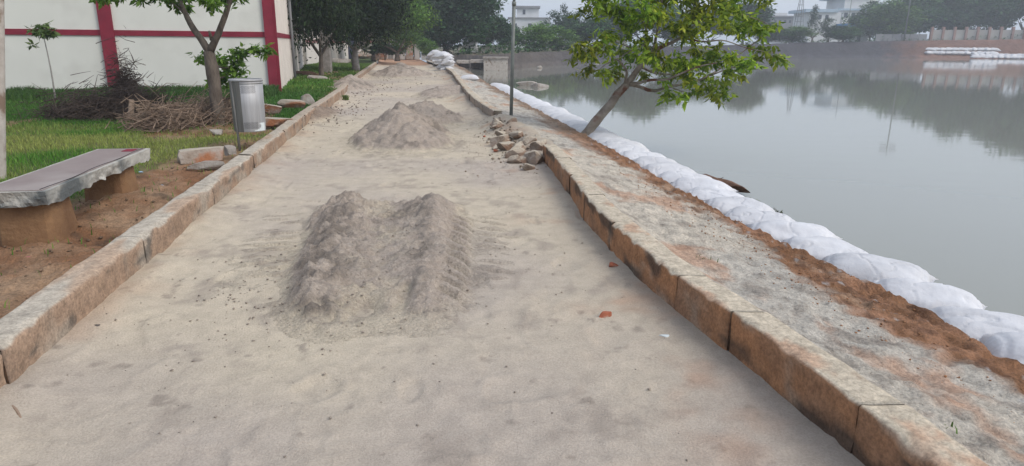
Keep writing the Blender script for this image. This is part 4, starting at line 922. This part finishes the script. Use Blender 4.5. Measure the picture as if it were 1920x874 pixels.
slab(697, 110, 3.0, 1.2, 1.0, .3, 'greyish rubble mound at the far left of the path end', 'stone', seed=5, name='rubble', cat='rubble')
slab(500, 209, .95, .32, .20, .06, 'long brown kerb stone on the lawn right of the bin, upper of two', 'stone', seed=6, tilt=(.02, .0))
slab(545, 203, .75, .30, .20, .15, 'brown kerb stone with grey top behind the left kerb, next to the long one', 'stone', seed=7)
slab(575, 195, .40, .30, .26, .4, 'pale grey stone standing at the right end of the kerb stones', 'stone_grey', seed=8)
slab(508, 236, .85, .30, .16, .12, 'low reddish kerb stone lying in front of the upper two near the bin', 'stone', seed=9)
slab(383, 300, .62, .30, .17, .62, 'grey topped broken kerb stone on the lawn edge beside the post of the bin', 'stone', seed=10, z=.13, tilt=(.05, -.04))
slab(385, 316, .44, .11, .10, .45, 'thin pale broken piece leaning in front of the grey topped stone', 'stone_grey', seed=11, z=.12)
slab(432, 290, .16, .13, .13, .2, 'small pale stone near the foot of the bin post', 'stone_grey', seed=12, z=.14)
slab(405, 250, .2, .15, .07, .2, 'small tan stone half sunk in the grass left of the bin', 'stone_grey', seed=16)
p = U(640, 157, .16); put('plastic_bag', rock_mesh('plastic_bag', (.2, .15, .14), 66, M['litter_white'], 2, .8, .0), (p[0]+.1, p[1], .22), label='small white plastic scrap beside the reddish stone on the far grass', cat='litter')
p = U(265, 329, .13); put('plastic_scrap', rock_mesh('plastic_scrap', (.06, .025, .02), 67, M['litter_blue'], 2, .8, .0), (p[0], p[1], .17), (0, 0, .3), label='small light blue plastic scrap on the grass by the far bench leg', cat='litter')
p = U(305, 353, .12); put('plastic_scrap', rock_mesh('plastic_scrap', (.055, .03, .015), 68, M['litter_blue'], 2, .8, .0), (p[0], p[1], .15), (0, 0, -.3), label='dull blue plastic scrap on the brown soil right of the bench', cat='litter')
p = U(56, 487, .12); put('plastic_scrap', rock_mesh('plastic_scrap', (.05, .025, .012), 69, M['litter_pink'], 2, .8, .0), (p[0], p[1], .14), (0, 0, .3), label='small pink plastic scrap on the soil below the bench', cat='litter')

# ------------------------------------------------------------------ bench
ZT = .56
b1 = U(281, 277, ZT)[:2]; b2 = U(152, 289, ZT)[:2]; b3 = U(84, 358, ZT)[:2]
long_ = (b3-b1); Ll = np.linalg.norm(long_); dl_ = long_/Ll; dn_ = np.array([dl_[1], -dl_[0]]); dn_ = dn_ if dn_[0] < 0 else -dn_
wdb = max(.42, min(.62, abs((b2-b1)@dn_)))
bo = np.array([b1[0], b1[1], 0]); bench = empty('stone_bench', 'low bench with dusty red brown slab and rough concrete edge left of the path', 'bench', tuple(bo))
ang = math.atan2(dl_[1], dl_[0])
def bench_grid(L_, W_, z0, z1, name, mat, rough, inset=0):
    n1, n2 = 90, 26; a_ = np.linspace(inset, L_-inset, n1); b_ = np.linspace(inset, W_-inset, n2)
    ring = [(x, b_[0]) for x in a_]+[(a_[-1], y_) for y_ in b_[1:]]+[(x, b_[-1]) for x in a_[::-1][1:]]+[(a_[0], y_) for y_ in b_[::-1][1:-1]]
    ring = np.array(ring); ctr = ring.mean(0); n = len(ring); lv = 5; V = []
    for k_ in range(lv):
        t = k_/(lv-1); z = lerp(z0, z1, t); d = ring-ctr; d = d/np.linalg.norm(d, axis=1)[:, None]
        jag = fbm(ring[:, 0]*9, ring[:, 1]*9+k_*.6, 201, 4, .6)*rough*(1.6-t)-rough*.9*(1-t)
        zz = z+(1-t)*fbm(ring[:, 0]*12, ring[:, 1]*12, 203, 3)*rough*1.3
        V.append(np.stack([*(ring+d*jag[:, None]).T, zz], 1))
    V = np.concatenate(V); Fc = [(k_*n+i, k_*n+(i+1) % n, (k_+1)*n+(i+1) % n, (k_+1)*n+i) for k_ in range(lv-1) for i in range(n)]+[tuple(range(n))[::-1], tuple((lv-1)*n+i for i in range(n))]
    V2 = V.copy(); V2[:, :2] = V[:, 0:1]*dl_+V[:, 1:2]*dn_; V2[:, 2] = V[:, 2]
    return link(name, mk_mesh(name, V2, Fc, None, False, mat), bench)
bench_grid(Ll, wdb, ZT-.11, ZT-.006, 'seat_slab', M['slab_edge'], .020)
bench_grid(Ll, wdb, ZT-.02, ZT, 'tile_top', M['slab_top'], .002, .035)
pc = dl_*.17+dn_*.13; MB().box((pc[0], pc[1], ZT+.001), (.14, .10, .006), rz=ang).obj('red_patch', M['red'], bench)
cr_ = [dl_*t_+dn_*(.045+.012*math.sin(t_*7)) for t_ in np.linspace(.05, Ll-.05, 14)]
MB().tube([(c_[0], c_[1], ZT+.0005) for c_ in cr_], .0035, 5).obj('crack', M['steel_dark'], bench)
def leg(s0, s1, w0, w1, label=None):
    n = 15; V = []; Fc = []; lv = 8
    for k_ in range(lv):
        t = k_/(lv-1); z = lerp(-.05, ZT-.08, t); g_ = .03*(1-t)
        ring = []
        for i in range(28):
            a_ = i/28*2*math.pi; ca, sa = math.cos(a_), math.sin(a_); q = 5.0
            rr = (abs(ca)**q+abs(sa)**q)**(-1/q); x = (s0+s1)/2+((s1-s0)/2+g_)*ca*rr; y_ = (w0+w1)/2+((w1-w0)/2+g_)*sa*rr
            nn = float(fbm(np.array(x*8+z*5), np.array(y_*8), 211, 3))*.012; p_ = dl_*(x+nn)+dn_*(y_+nn); ring.append((p_[0], p_[1], z))
        V += ring
    Fc = [(k_*28+i, k_*28+(i+1) % 28, (k_+1)*28+(i+1) % 28, (k_+1)*28+i) for k_ in range(lv-1) for i in range(28)]+[tuple(range(28))[::-1], tuple((lv-1)*28+i for i in range(28))]
    return link('leg', mk_mesh('leg', V, Fc, None, False, M['brick_old']), bench, label)
leg(.28, .58, .05, wdb-.06); leg(Ll-.52, Ll-.10, .05, wdb-.06)

# ------------------------------------------------------------------ steel bin
BP = U(455, 282, .13); BY = BP[1]; ppm = BY*1.01/F_PX
bn = empty('steel_bin', 'cylindrical stainless steel litter bin with perforated patches hung on a grey post', 'bin', (BP[0], BY, .13))
rb_ = 29*ppm; zb = AT(458, 247, BY)[2]-.13; zt_ = AT(458, 150, BY)[2]-.13
def lathe(prof, n=40): 
    V = []; Fc = []
    for (r_, z_) in prof: V += [(r_*math.cos(i/n*6.28318), r_*math.sin(i/n*6.28318), z_) for i in range(n)]
    for k_ in range(len(prof)-1): Fc += [(k_*n+i, k_*n+(i+1) % n, (k_+1)*n+(i+1) % n, (k_+1)*n+i) for i in range(n)]
    return V, Fc
cx_ = AT(458, 200, BY)[0]-BP[0]
def lobj(prof, name, mat, parent, off=(0, 0, 0), smooth=True, caps=True):
    V, Fc = lathe(prof); V = np.array(V)+np.array(off); 
    if caps: Fc.append(tuple(range(40))[::-1])
    return link(name, mk_mesh(name, V, Fc, None, smooth, mat), parent)
lean = -.045
body = lobj([(rb_*.95, zb), (rb_*.96, zb+.01), (rb_*.985, lerp(zb, zt_, .5)), (rb_, zt_), (rb_-.012, zt_), (rb_*.88, zb+.03), (.01, zb+.03)], 'body', M['steel'], bn, (cx_, .14, 0))
lobj([(rb_+.002, zt_-.02), (rb_+.010, zt_-.016), (rb_+.010, zt_+.004), (rb_+.001, zt_+.008), (rb_-.008, zt_+.004)], 'rim', M['steel'], bn, (cx_, .14, 0), caps=False)
lobj([(rb_*1.0+.004, zt_-.052), (rb_*1.0+.007, zt_-.048), (rb_*1.0+.004, zt_-.044)], 'rim_groove', M['steel_dull'], bn, (cx_, .14, 0), caps=False)
mbh = MB()
for (z0, z1) in ((zt_-.17, zt_-.08), (zb+.05, zb+.13)):
    for i in range(11):
        for j in range(8):
            a_ = math.radians(-88+i*4.6+(j % 2)*2.3); z_ = lerp(z0, z1, j/7); R_ = (rb_*lerp(.96, 1, (z_-zb)/(zt_-zb)))+.0015
            mbh.box((cx_+R_*math.cos(a_), .14+R_*math.sin(a_), z_), (.007, .003, .0055), rz=a_+math.pi/2)
mbh.obj('perforations', M['steel_dark'], bn, kind='stuff')
# dull panel on the left side of the drum
V = []; n_ = 16
for z_ in (zb, zt_-.004):
    f_ = lerp(.955, 1.0, (z_-zb)/(zt_-zb))*rb_+.004
    V += [(cx_+f_*math.cos(math.radians(a_)), .14+f_*math.sin(math.radians(a_)), z_) for a_ in np.linspace(172, 268, n_)]
link('side_plate', mk_mesh('side_plate', V, [(i, i+1, n_+i+1, n_+i) for i in range(n_-1)], None, True, M['steel_dull']), bn)
V = []
for z_ in (zb+.01, zb+.12):
    f_ = lerp(.955, 1.0, (z_-zb)/(zt_-zb))*rb_+.003
    V += [(cx_+f_*math.cos(math.radians(a_)), .14+f_*math.sin(math.radians(a_)), z_) for a_ in np.linspace(305 if z_ < zb+.05 else 330, 356, 8)]
link('sticker', mk_mesh('sticker', V, [(i, i+1, 8+i+1, 8+i) for i in range(7)], None, True, M['sticker']), bn)
px0 = AT(451, 282, BY)[0]-BP[0]
MB().tube([(px0+.005, -.035, -.12), (px0+.0, -.035, .2), (px0-.02, -.035, zt_-.01)], .016, 10).obj('post', M['steel_dull'], bn, True)
MB().box((cx_, -.01, zt_-.09), (.10, .03, .03)).obj('bracket', M['steel_dull'], bn); MB().box((cx_, -.01, zb+.15), (.10, .03, .03)).obj('bracket', M['steel_dull'], bn)

# ------------------------------------------------------------------ poles
p = U(958, 219, .15); PY = p[1]; pole = empty('metal_pole', 'thin grey metal pole standing on the strip between the path and the pond', 'pole', tuple(p))
tp = AT(964, 0, PY); dirp = (tp-p)/(tp[2]-p[2])
MB().tube([(0, 0, -.2), tuple(dirp*1.0), tuple(dirp*2.2)], [.036, .036, .036], 12).obj('shaft', M['pole'], pole, True)
MB().tube([tuple(dirp*2.2), tuple(dirp*4.2)], .026, 12).obj('upper_shaft', M['pole'], pole, True)
MB().tube([tuple(dirp*2.17), tuple(dirp*2.25)], .042, 12).obj('collar', M['pole'], pole, True)
lampz = dirp*4.2
MB().box((lampz[0]+.15, lampz[1], lampz[2]+.02), (.45, .14, .05)).obj('lamp_head', M['pole'], pole)
p = U(1, 335, .12); cp = empty('concrete_post', 'weathered whitish concrete post cut by the left edge of the photo', 'post', tuple(p))
tp = AT(-4, 0, p[1])
dirp = (tp-p)/(tp[2]-p[2])
MB().tube([tuple(dirp*z_) for z_ in (-.2, 0, .6, 1.2, 1.8, 2.6)], .055, 12, wob=.05).obj('shaft', M['post'], cp, True)

# ------------------------------------------------------------------ brush piles
def brush(name, cx, cy, parts, n, mat, lab, lmin, lmax, rad_, seed):
    r_ = np.random.default_rng(seed); V = []; Fc = []; b_ = 0
    for i in range(n):
        ex, ey, sx, sy, hh = parts[r_.integers(len(parts))]
        q = np.array([r_.normal(ex, sx), r_.normal(ey, sy), .13+abs(r_.normal(0, .5))*hh])
        a_ = r_.normal(.5, .7); el = r_.normal(.35, .35); L_ = r_.uniform(lmin, lmax); d = np.array([math.cos(a_)*math.cos(el), math.sin(a_)*math.cos(el), math.sin(el)])
        if r_.random() < .5: d[0] *= -1
        rr = rad_*r_.uniform(.5, 1.4); bend = r_.normal(0, .12, 3)*L_
        pts = [q-d*L_/2, q+bend*.5, q+d*L_/2]
        for p_ in pts: p_[2] = max(p_[2], .14)
        s1 = np.cross(d, [0, 0, 1.0]); s1 /= np.linalg.norm(s1)+1e-9; s2 = np.cross(d, s1)
        for j, p_ in enumerate(pts):
            rj = rr*(1, .8, .35)[j]; V += [p_+s1*rj, p_+(-.5*s1+.87*s2)*rj, p_+(-.5*s1-.87*s2)*rj]
        for j in range(2):
            for k_ in range(3): k2 = (k_+1) % 3; Fc.append((b_+j*3+k_, b_+j*3+k2, b_+j*3+3+k2, b_+j*3+3+k_))
        b_ += 9
    V = np.array(V)-np.array([cx, cy, .1]); root = empty(name, lab, 'brush pile', (cx, cy, .1))
    link('twigs', mk_mesh('twigs', V, np.array(Fc), None, False, mat), root, kind='stuff'); return root
q = lambda px, py: U(px, py, .13)[:2]
a_ = q(150, 226); b_ = q(215, 222); c_ = q(225, 215); d_ = q(262, 226)
brush('brush_pile', b_[0], b_[1], [(a_[0], a_[1]+.3, .40, .28, .42), (q(190, 225)[0], b_[1]+.3, .45, .28, .45), (c_[0]+.1, c_[1]+.2, .12, .14, .9), (d_[0], d_[1]+.2, .30, .2, .5)], 7500, M['twig_dark'],
      'high dark brown heap of cut brushwood on the lawn in front of the left pilaster', .10, .36, .007, 31)
a_ = q(300, 243); b_ = q(350, 236); c_ = q(400, 226)
brush('brush_pile', b_[0], b_[1], [(a_[0], a_[1]+.1, .25, .22, .38), (b_[0], b_[1]+.25, .35, .22, .34), (c_[0]-.1, c_[1]+.3, .3, .2, .36), (q(430, 225)[0], c_[1]+.2, .25, .2, .25)], 2600, M['twig_tan'],
      'low tan heap of dry twigs between the dark brushwood and the forked tree', .2, .6, .009, 32)
# the orange branch stump in the dark heap
p = U(243, 222, .2); MB().tube([(0, 0, 0), (.1, 0, .2), (.12, .05, .45)], [.06, .05, .04], 8, wob=.3).obj('log', M['twig_tan'], None, True, label='short orange brown log sticking out of the dark brushwood', cat='log').location = (p[0], p[1]-.1, .1)

# ------------------------------------------------------------------ grass blades
def grass(n, ysamp, xsamp, hf, hmin, hmax, seed, cfun, dens, width=.004):
    r_ = np.random.default_rng(seed); Y = ysamp(r_, n); X = xsamp(r_, n, Y); keep = dens(X, Y) > r_.random(n); X = X[keep]; Y = Y[keep]; n = len(X)
    Z = hf(X, Y); H = r_.uniform(hmin, hmax, n)*(.7+.6*vnoise(X*1.5, Y*1.5, 9)); sc_ = np.clip(Y/7, 1, 4); W_ = width*sc_*r_.uniform(.7, 1.3, n)
    a_ = r_.random(n)*6.28; lean_ = r_.uniform(.1, .8, n)*H; la = r_.random(n)*6.28
    b0 = np.stack([X-np.cos(a_)*W_, Y-np.sin(a_)*W_, Z-.01], 1); b1_ = np.stack([X+np.cos(a_)*W_, Y+np.sin(a_)*W_, Z-.01], 1)
    m0 = np.stack([X-np.cos(a_)*W_*.7+np.cos(la)*lean_*.35, Y-np.sin(a_)*W_*.7+np.sin(la)*lean_*.35, Z+H*.6], 1); m1 = m0+np.stack([np.cos(a_)*W_*1.4, np.sin(a_)*W_*1.4, 0*W_], 1)
    t_ = np.stack([X+np.cos(la)*lean_, Y+np.sin(la)*lean_, Z+H], 1)
    V = np.stack([b0, b1_, m1, m0, t_], 1).reshape(-1, 3); i = np.arange(n)*5
    Fc = np.concatenate([np.stack([i, i+1, i+2], 1), np.stack([i, i+2, i+3], 1), np.stack([i+3, i+2, i+4], 1)])
    C = np.repeat(cfun(X, Y, r_), 5, 0); return V, Fc, C
def gcol(X, Y, r_):
    dry = np.clip(sst(-.25, .45, fbm(X*.45, Y*.6, 81, 3))*(1-sst(10.5, 13, Y)*.75)+.2*r_.normal(size=len(X)), 0, 1)
    c = cmix([.07, .20, .022], [.26, .29, .08], dry); far = sst(10, 14, Y)*(1-sst(20.5, 24, Y)); c = cmix(c, [.035, .095, .022], .55*far)
    c = cmix(c, [.10, .15, .035], .6*sst(22, 30, Y))
    return c*r_.uniform(.65, 1.35, (len(X), 1))
inside_wall = lambda X, Y: ((X-C0[0])*nf[0]+(Y-C0[1])*nf[1] > .05) | ((X-C0[0])*ns[0]+(Y-C0[1])*ns[1] > .05)
def gd(X, Y):
    d = xL(Y)-KW-X; m_ = (1-left_dirt(X, Y))**1.5+.035; m_ = np.where((d > .03) & inside_wall(X, Y), m_, 0)
    return m_
V, Fc, C = grass(150000, lambda r_, n: 3.2+r_.random(n)**.75*17.3, lambda r_, n, Y: (xL(Y)-KW)-r_.random(n)*(2.2+Y*.62), left_h, .025, .075, 41, gcol, gd)
link('grass', mk_mesh('grass', V, Fc, C, False, M['grass']), label='short patchy green and straw coloured lawn grass', kind='stuff')
V, Fc, C = grass(42000, lambda r_, n: 20.5+r_.random(n)*28, lambda r_, n, Y: (xL(Y)-KW)-r_.random(n)*(6.5), left_h, .05, .13, 43, gcol, gd, .006)
link('grass', mk_mesh('grass', V, Fc, C, False, M['grass']), label='grass on the far lawn beside the building corner', kind='stuff')
# taller growth along the wall foot
def wallx(r_, n, Y): return Y
r_ = np.random.default_rng(77); n = 36000; s_ = r_.random(n)*14; dd_ = np.abs(r_.normal(.0, .9, n))+.12
X = C0[0]+dfac[0]*s_+nf[0]*dd_; Y = C0[1]+dfac[1]*s_+nf[1]*dd_
V, Fc, C = grass(n, lambda q_, m_: Y, lambda q_, m_, yy: X, left_h, .08, .26, 44, lambda X, Y, q_: cmix([.03, .085, .018], [.08, .15, .035], q_.random(len(X)))*q_.uniform(.7, 1.2, (len(X), 1)), lambda X, Y: np.ones(len(X)), .0055)
link('grass', mk_mesh('grass', V, Fc, C, False, M['grass']), label='taller dark green grass along the foot of the cream wall', kind='stuff')
# few tufts
def tuft(px, py, z, n, h, label, c1=(.08, .14, .03), name='grass_tuft', w=.004):
    p = U(px, py, z); r_ = np.random.default_rng(int(px)); X = p[0]+r_.normal(0, .035, n); Y = p[1]+r_.normal(0, .03, n)
    V, Fc, C = grass(n, lambda a, b: Y, lambda a, b, c: X, lambda a, b: np.full(n, z), h*.6, h, int(px), lambda X, Y, q_: np.array(c1)*q_.uniform(.7, 1.4, (n, 1)), lambda a, b: np.ones(n), w)
    link(name, mk_mesh(name, V-p, Fc, C, False, M['grass']), None, label, 'grass tuft', loc=tuple(p))
tuft(1315, 488, .17, 16, .035, 'tiny green grass tuft on the sandy strip beyond the kerb', w=.003)
tuft(1805, 818, .18, 4, .035, 'pair of green blades on the near sand strip at the lower right')
tuft(1411, 392, -.42, 40, .16, 'olive leafy weed sprouting from the water behind the sandbags', (.12, .14, .05), 'water_weed', .012)
tuft(1455, 410, -.42, 30, .12, 'smaller dark weed in the water right of the olive one', (.07, .08, .045), 'water_weed', .012)
tuft(648, 187, .03, 120, .16, 'green tuft growing at the inner foot of the left kerb', (.14, .20, .06), 'grass_tuft', .008)
# floating brown weed mat behind the sandbags
p0 = U(1300, 340, ZW); p1 = U(1395, 375, ZW); c = (p0+p1)/2
me = rock_mesh('weed_mat', (1.1, .40, .20), 909, M['weed'], 4, 1.6, .3); put('weed_mat', me, (c[0]+.05, c[1]+.1, ZW+.045), (0, 0, math.atan2(p1[1]-p0[1], p1[0]-p0[0])), label='brown half sunk weed clump in the water behind the sandbags', cat='weed clump')
a_ = U(1232, 300, ZW+.03); MB().tube(spline([U(1150, 303, ZW+.10), U(1165, 292, ZW+.1), U(1200, 290, ZW+.05), U(1228, 302, ZW+.02), U(1237, 308, ZW+.02)], 12), .012, 7, wob=.2).obj('drift_branch', M['twig_dark'], None, True, label='thin dark bent branch lying on the water edge behind the sandbags', cat='branch')
a_ = U(1440, 343, ZW+.08); MB().tube([U(1310, 334, ZW+.02), U(1345, 338, ZW+.08), U(1357, 332, ZW+.16)], [.008, .007, .003], 6).obj('drift_twig', M['twig_dark'], None, True, label='small twig sticking out of the brown weed clump', cat='branch')
# rocks in the pond on the left
for (px, py, sx, sz, lb) in ((988, 160, 1.3, .22, 'left flat pale rock breaking the water surface near the grey pole'), (1010, 163, 1.0, .16, 'right flat pale rock breaking the water surface near the grey pole')):
    p = U(px, py, ZW); put('pond_rock', rock_mesh('pond_rock', (sx, .7, sz*2), int(px), M['stone_grey'], 3, .3, .3), (p[0], p[1], ZW+.04), (0, .05, .2), label=lb, cat='rock')
for i, (px, py) in enumerate(((1046, 110), (1060, 112), (1090, 113), (1118, 118), (1012, 128), (1415, 107), (1560, 104), (1600, 103), (1660, 102), (1480, 106), (1700, 104))):
    p = U(px, py, ZW); put('shore_stone', rock_mesh('shore_stone', (.7, .4, .3), 950+i, M['stone_grey'], 2, .3, .2), (p[0], p[1], ZW+.1), (0, 0, i), label=f'small pale stone at the far waterline', cat='stone', group='pale stones along the far waterline')
# concrete outlet boxes on the left bank of the pond
def far_box(name, px0, px1, yt, yb, D, dep, mat, parent=None, o=(0, 0, 0), **k):
    a_ = AT(px0, yb, D); b_ = AT(px1, yb, D); t_ = AT((px0+px1)/2, yt, D); z1 = t_[2]; z0 = min(a_[2], b_[2])
    return MB().box(((a_[0]+b_[0])/2-o[0], D+dep/2-o[1], (z0+z1)/2-o[2]), (abs(b_[0]-a_[0]), dep, z1-z0)).obj(name, mat, parent, **k)
D_ = U(930, 131, ZW)[1]-1.5
ob = empty('concrete_outlet', 'square concrete outlet block standing in the water on the left bank', 'outlet block', tuple(U(930, 131, ZW)))
oo = tuple(U(930, 131, ZW)); far_box('block', 907, 951, 110, 134, D_, 2.5, M['post'], ob, oo); far_box('cap', 905, 953, 107.5, 110, D_-.1, 2.7, M['stone_grey'], ob, oo)
wa = empty('retaining_wall', 'low stepped concrete wall with dark openings left of the outlet block', 'wall', tuple(U(880, 126, ZW))); oo = tuple(U(880, 126, ZW)); D2 = D_+2
for (x0_, x1_, yt_) in ((856, 880, 113), (882, 906, 112)):
    far_box('wall_panel', x0_, x1_, yt_, yt_+6, D2, 1.2, M['post'], wa, oo); far_box('opening', x0_+1, x1_-1, yt_+6.1, 128, D2+.25, .9, M['dark_rock'], wa, oo)
# ------------------------------------------------------------------ far buildings
def fb_box(root, name, px0, px1, yt, yb, D, dep, mat): return far_box(name, px0, px1, yt, yb, D, dep, M[mat], root, tuple(root.location))
D = 175
tw = empty('white_tower', 'white water tower like block with a flat roof slab right of the grey pole', 'building', tuple(AT(985, 85, D)))
fb_box(tw, 'wall', 969, 1010, 15, 40, D, 5, 'b_white'); fb_box(tw, 'roof', 966, 1013, 11, 14.8, D-.6, 6.2, 'b_grey'); fb_box(tw, 'wall', 955, 1030, 34.5, 90, D-1, 8, 'b_white')
fb_box(tw, 'window', 980, 985, 18, 27, D-.06, .12, 'b_win'); fb_box(tw, 'cornice', 952, 1033, 32.5, 34.4, D-1.4, 8.8, 'b_grey')
for x_ in (962, 990, 1012): fb_box(tw, 'window', x_, x_+7, 44, 54, D-1.06, .12, 'b_win')
D = 205
sh = empty('pale_blue_shed', 'big pale industrial shed with a blue roof edge behind the ragged trees', 'building', tuple(AT(1570, 80, D)))
fb_box(sh, 'wall', 1513, 1570, 23, 80, D, 12, 'b_white'); fb_box(sh, 'fascia', 1511, 1572, 17, 22.8, D-.5, 13, 'b_blue')
fb_box(sh, 'wall', 1574, 1632, -3, 80, D+4, 12, 'b_white'); fb_box(sh, 'fascia', 1572, 1634, 16, 19.5, D+3.4, .5, 'b_blue'); fb_box(sh, 'roof', 1572, 1634, -6, -3.2, D+3.6, 13, 'b_blue')
for x_ in (1521, 1534, 1547): fb_box(sh, 'window', x_, x_+6, 28, 36, D-.06, .12, 'b_win')
for x_ in (1582, 1596, 1610): fb_box(sh, 'window', x_, x_+7, 24, 33, D+3.94, .12, 'b_win')
D = 165
bs = empty('blue_roof_hut', 'small hut with a bright blue sheet roof right of the pale shed', 'hut', tuple(AT(1605, 76, D)))
fb_box(bs, 'wall', 1594, 1626, 50.3, 80, D, 4, 'b_white'); fb_box(bs, 'roof', 1588, 1630, 44, 50, D-.8, 5.6, 'b_bluedark'); fb_box(bs, 'door', 1606, 1612, 58, 80, D-.06, .12, 'b_win')
D = 230
gb = empty('grey_block', 'hazy grey flat roofed block just right of the leaning tree tips', 'building', tuple(AT(1475, 80, D)))
fb_box(gb, 'wall', 1446, 1512, 32, 80, D, 12, 'b_grey'); fb_box(gb, 'roof', 1444, 1514, 29.5, 31.8, D-.5, 13, 'b_grey'); fb_box(gb, 'wall', 1452, 1476, 24, 29.3, D+2, 6, 'b_white')
for x_ in range(1452, 1506, 9): fb_box(gb, 'window', x_, x_+4, 38, 43, D-.06, .12, 'b_win')
for i, (x0_, x1_, yt_, yb_, off, mt, lb) in enumerate([(868, 893, 78, 96, 18, 'b_white', 'small white hut left of the dense dark round tree'), (1000, 1014, 84, 97, 22, 'b_white', 'little white shed under the light green trees'),
        (1060, 1085, 80, 96, 26, 'b_white', 'white low shed just left of the leaning tree leaves'), (985, 994, 86, 93, 20, 'red', 'tiny red roofed stall right of the grey pole'), (902, 950, 85, 99, 20, 'fence', 'low pinkish grey shed row under the round dark tree'),
        (1136, 1175, 74, 94, 22, 'fence', 'low pale hut seen through the left boughs of the leaning tree')]):
    D = far_pt((x0_+x1_)/2, off)[1]; hb = empty('hut', lb, 'hut', tuple(AT((x0_+x1_)/2, yb_, D)))
    fb_box(hb, 'wall', x0_, x1_, yt_+2, yb_+2, D, 3, mt); fb_box(hb, 'roof', x0_-1.2, x1_+1.2, yt_, yt_+1.9, D-.3, 3.6, 'b_grey'); xm = (x0_+x1_)/2
    fb_box(hb, 'door', xm-1.5, xm+1.5, lerp(yt_, yb_, .45), yb_+2, D-.05, .08, 'b_win')
# compound wall at right on the far bank
cw2 = empty('compound_wall', 'pale panelled compound wall with reddish posts on top of the far bank at the right', 'wall', tuple(far_pt(1740, 10)))
o0 = np.array(cw2.location)
pxl = np.arange(1738, 2080, 21.5)
for i in range(len(pxl)-1):
    a_ = far_pt(pxl[i], 10); b_ = far_pt(pxl[i+1], 10); hh_ = AT(pxl[i], 56, a_[1])[2]-a_[2]
    wall_seg(a_[:2], b_[:2], a_[2]-.5-o0[2], a_[2]+hh_-o0[2], .25, 'wall_panel', M['fence'], cw2, o0[:2])
    MB().box((a_[0]-o0[0], a_[1]-o0[1]-.1, a_[2]+hh_/2-o0[2]), (.45, .5, hh_+1.2)).obj('wall_post', M['fence_post'], cw2)
cw3 = empty('low_wall', 'hazy low grey wall between the light green tree and the compound wall', 'wall', tuple(far_pt(1690, 9))); o3 = np.array(cw3.location)
for x_ in range(1636, 1732, 16):
    a_ = far_pt(x_, 9.5); b_ = far_pt(x_+15, 9.5); wall_seg(a_[:2], b_[:2], a_[2]-.4-o3[2], AT(x_, 64, a_[1])[2]-o3[2], .2, 'wall_panel', M['b_grey'], cw3, o3[:2])
# low wall and parked clutter at the end of the path
for i, (px, yt_, yb_, wp, mt, lb) in enumerate([(742, 88, 104, 10, 'fence', 'leftmost pale stump of the low posts at the far end of the path'), (755, 84, 104, 9, 'fence', 'second pale low post at the far end of the path'), (768, 80, 104, 12, 'stone', 'taller orange topped post at the far end of the path'),
        (782, 86, 104, 9, 'fence', 'pale low post right of the orange topped one'), (795, 88, 104, 9, 'fence', 'rightmost pale low post beside the bright bush')]):
    D = 66; a_ = AT(px, yb_, D); z1 = AT(px, yt_, D)[2]; w_ = wp*D/F_PX
    pr = empty('low_post', lb, 'post', tuple(a_)); h_ = z1-a_[2]
    bevel(MB().box((0, 0, h_/2-.2), (w_, w_*.8, h_+.4)).obj('shaft', M[mt], pr), .06); bevel(MB().box((0, 0, h_+.04), (w_*1.2, w_, .12)).obj('cap', M['brick' if px == 768 else 'stone_grey'], pr), .03)
# light mast on the far bank (seen mirrored in the pond), thin pylons and a street lamp
def mast(px, ytop, off, label, arms=True, rr=.16):
    p = far_pt(px, off); top = AT(px, ytop, p[1]); h_ = top[2]-p[2]; root = empty('light_mast', label, 'mast', tuple(p))
    MB().tube([(0, 0, -.5), (0, 0, h_)], [rr, rr*.6], 8).obj('shaft', M['pole'], root, True)
    if arms:
        for s in (-1, 1):
            MB().tube([(0, 0, h_-1.2), (s*1.6, 0, h_-1.0)], .08, 6).obj('arm', M['pole'], root, True)
            for q_ in (.6, 1.3): MB().box((s*q_*1.1, -.2, h_-.75), (.6, .35, .45)).obj('floodlight', M['b_grey'], root)
        MB().tube([(0, 0, h_), (0, 0, h_+.8)], .05, 6).obj('finial', M['pole'], root, True)
mast(1690, -84, 9, 'tall floodlight mast among the trees left of the compound wall', True, .17)
mast(1580, -10, 9, 'thin plain mast in front of the pale shed', False, .09)
p = far_pt(1489, 60); rt = empty('lattice_pylon', 'thin hazy lattice pylon left of the spindly tree', 'pylon', tuple(p)); h_ = AT(1489, -12, p[1])[2]-p[2]
for sx in (-1, 1):
    for sy in (-1, 1): MB().tube([(sx*1.2, sy*1.2, 0), (sx*.25, sy*.25, h_)], .08, 5).obj('leg', M['b_grey'], rt)
for k_ in range(1, 9):
    z_ = h_*k_/9; w_ = lerp(1.2, .25, k_/9); MB().box((0, 0, z_), (2*w_, 2*w_, .1)).obj('brace', M['b_grey'], rt)

# ------------------------------------------------------------------ haze
HZ = [(-480, -120, -2.7), (480, 760)]
mbz = MB().box((0, 330, 14.9), (1100, 1100, 35.2)); hz = mbz.obj('haze', None, None, kind='stuff', label='pale morning haze over the pond')
m = bpy.data.materials.new('haze_air'); m.use_nodes = True; n = m.node_tree; n.nodes.clear(); out = n.nodes.new('ShaderNodeOutputMaterial'); pv = n.nodes.new('ShaderNodeVolumePrincipled')
pv.inputs['Color'].default_value = (.86, .92, 1.0, 1); pv.inputs['Density'].default_value = .0012; pv.inputs['Anisotropy'].default_value = .3
n.links.new(pv.outputs[0], out.inputs['Volume']); hz.data.materials.clear(); hz.data.materials.append(m)
sc.cycles.volume_bounces = 1
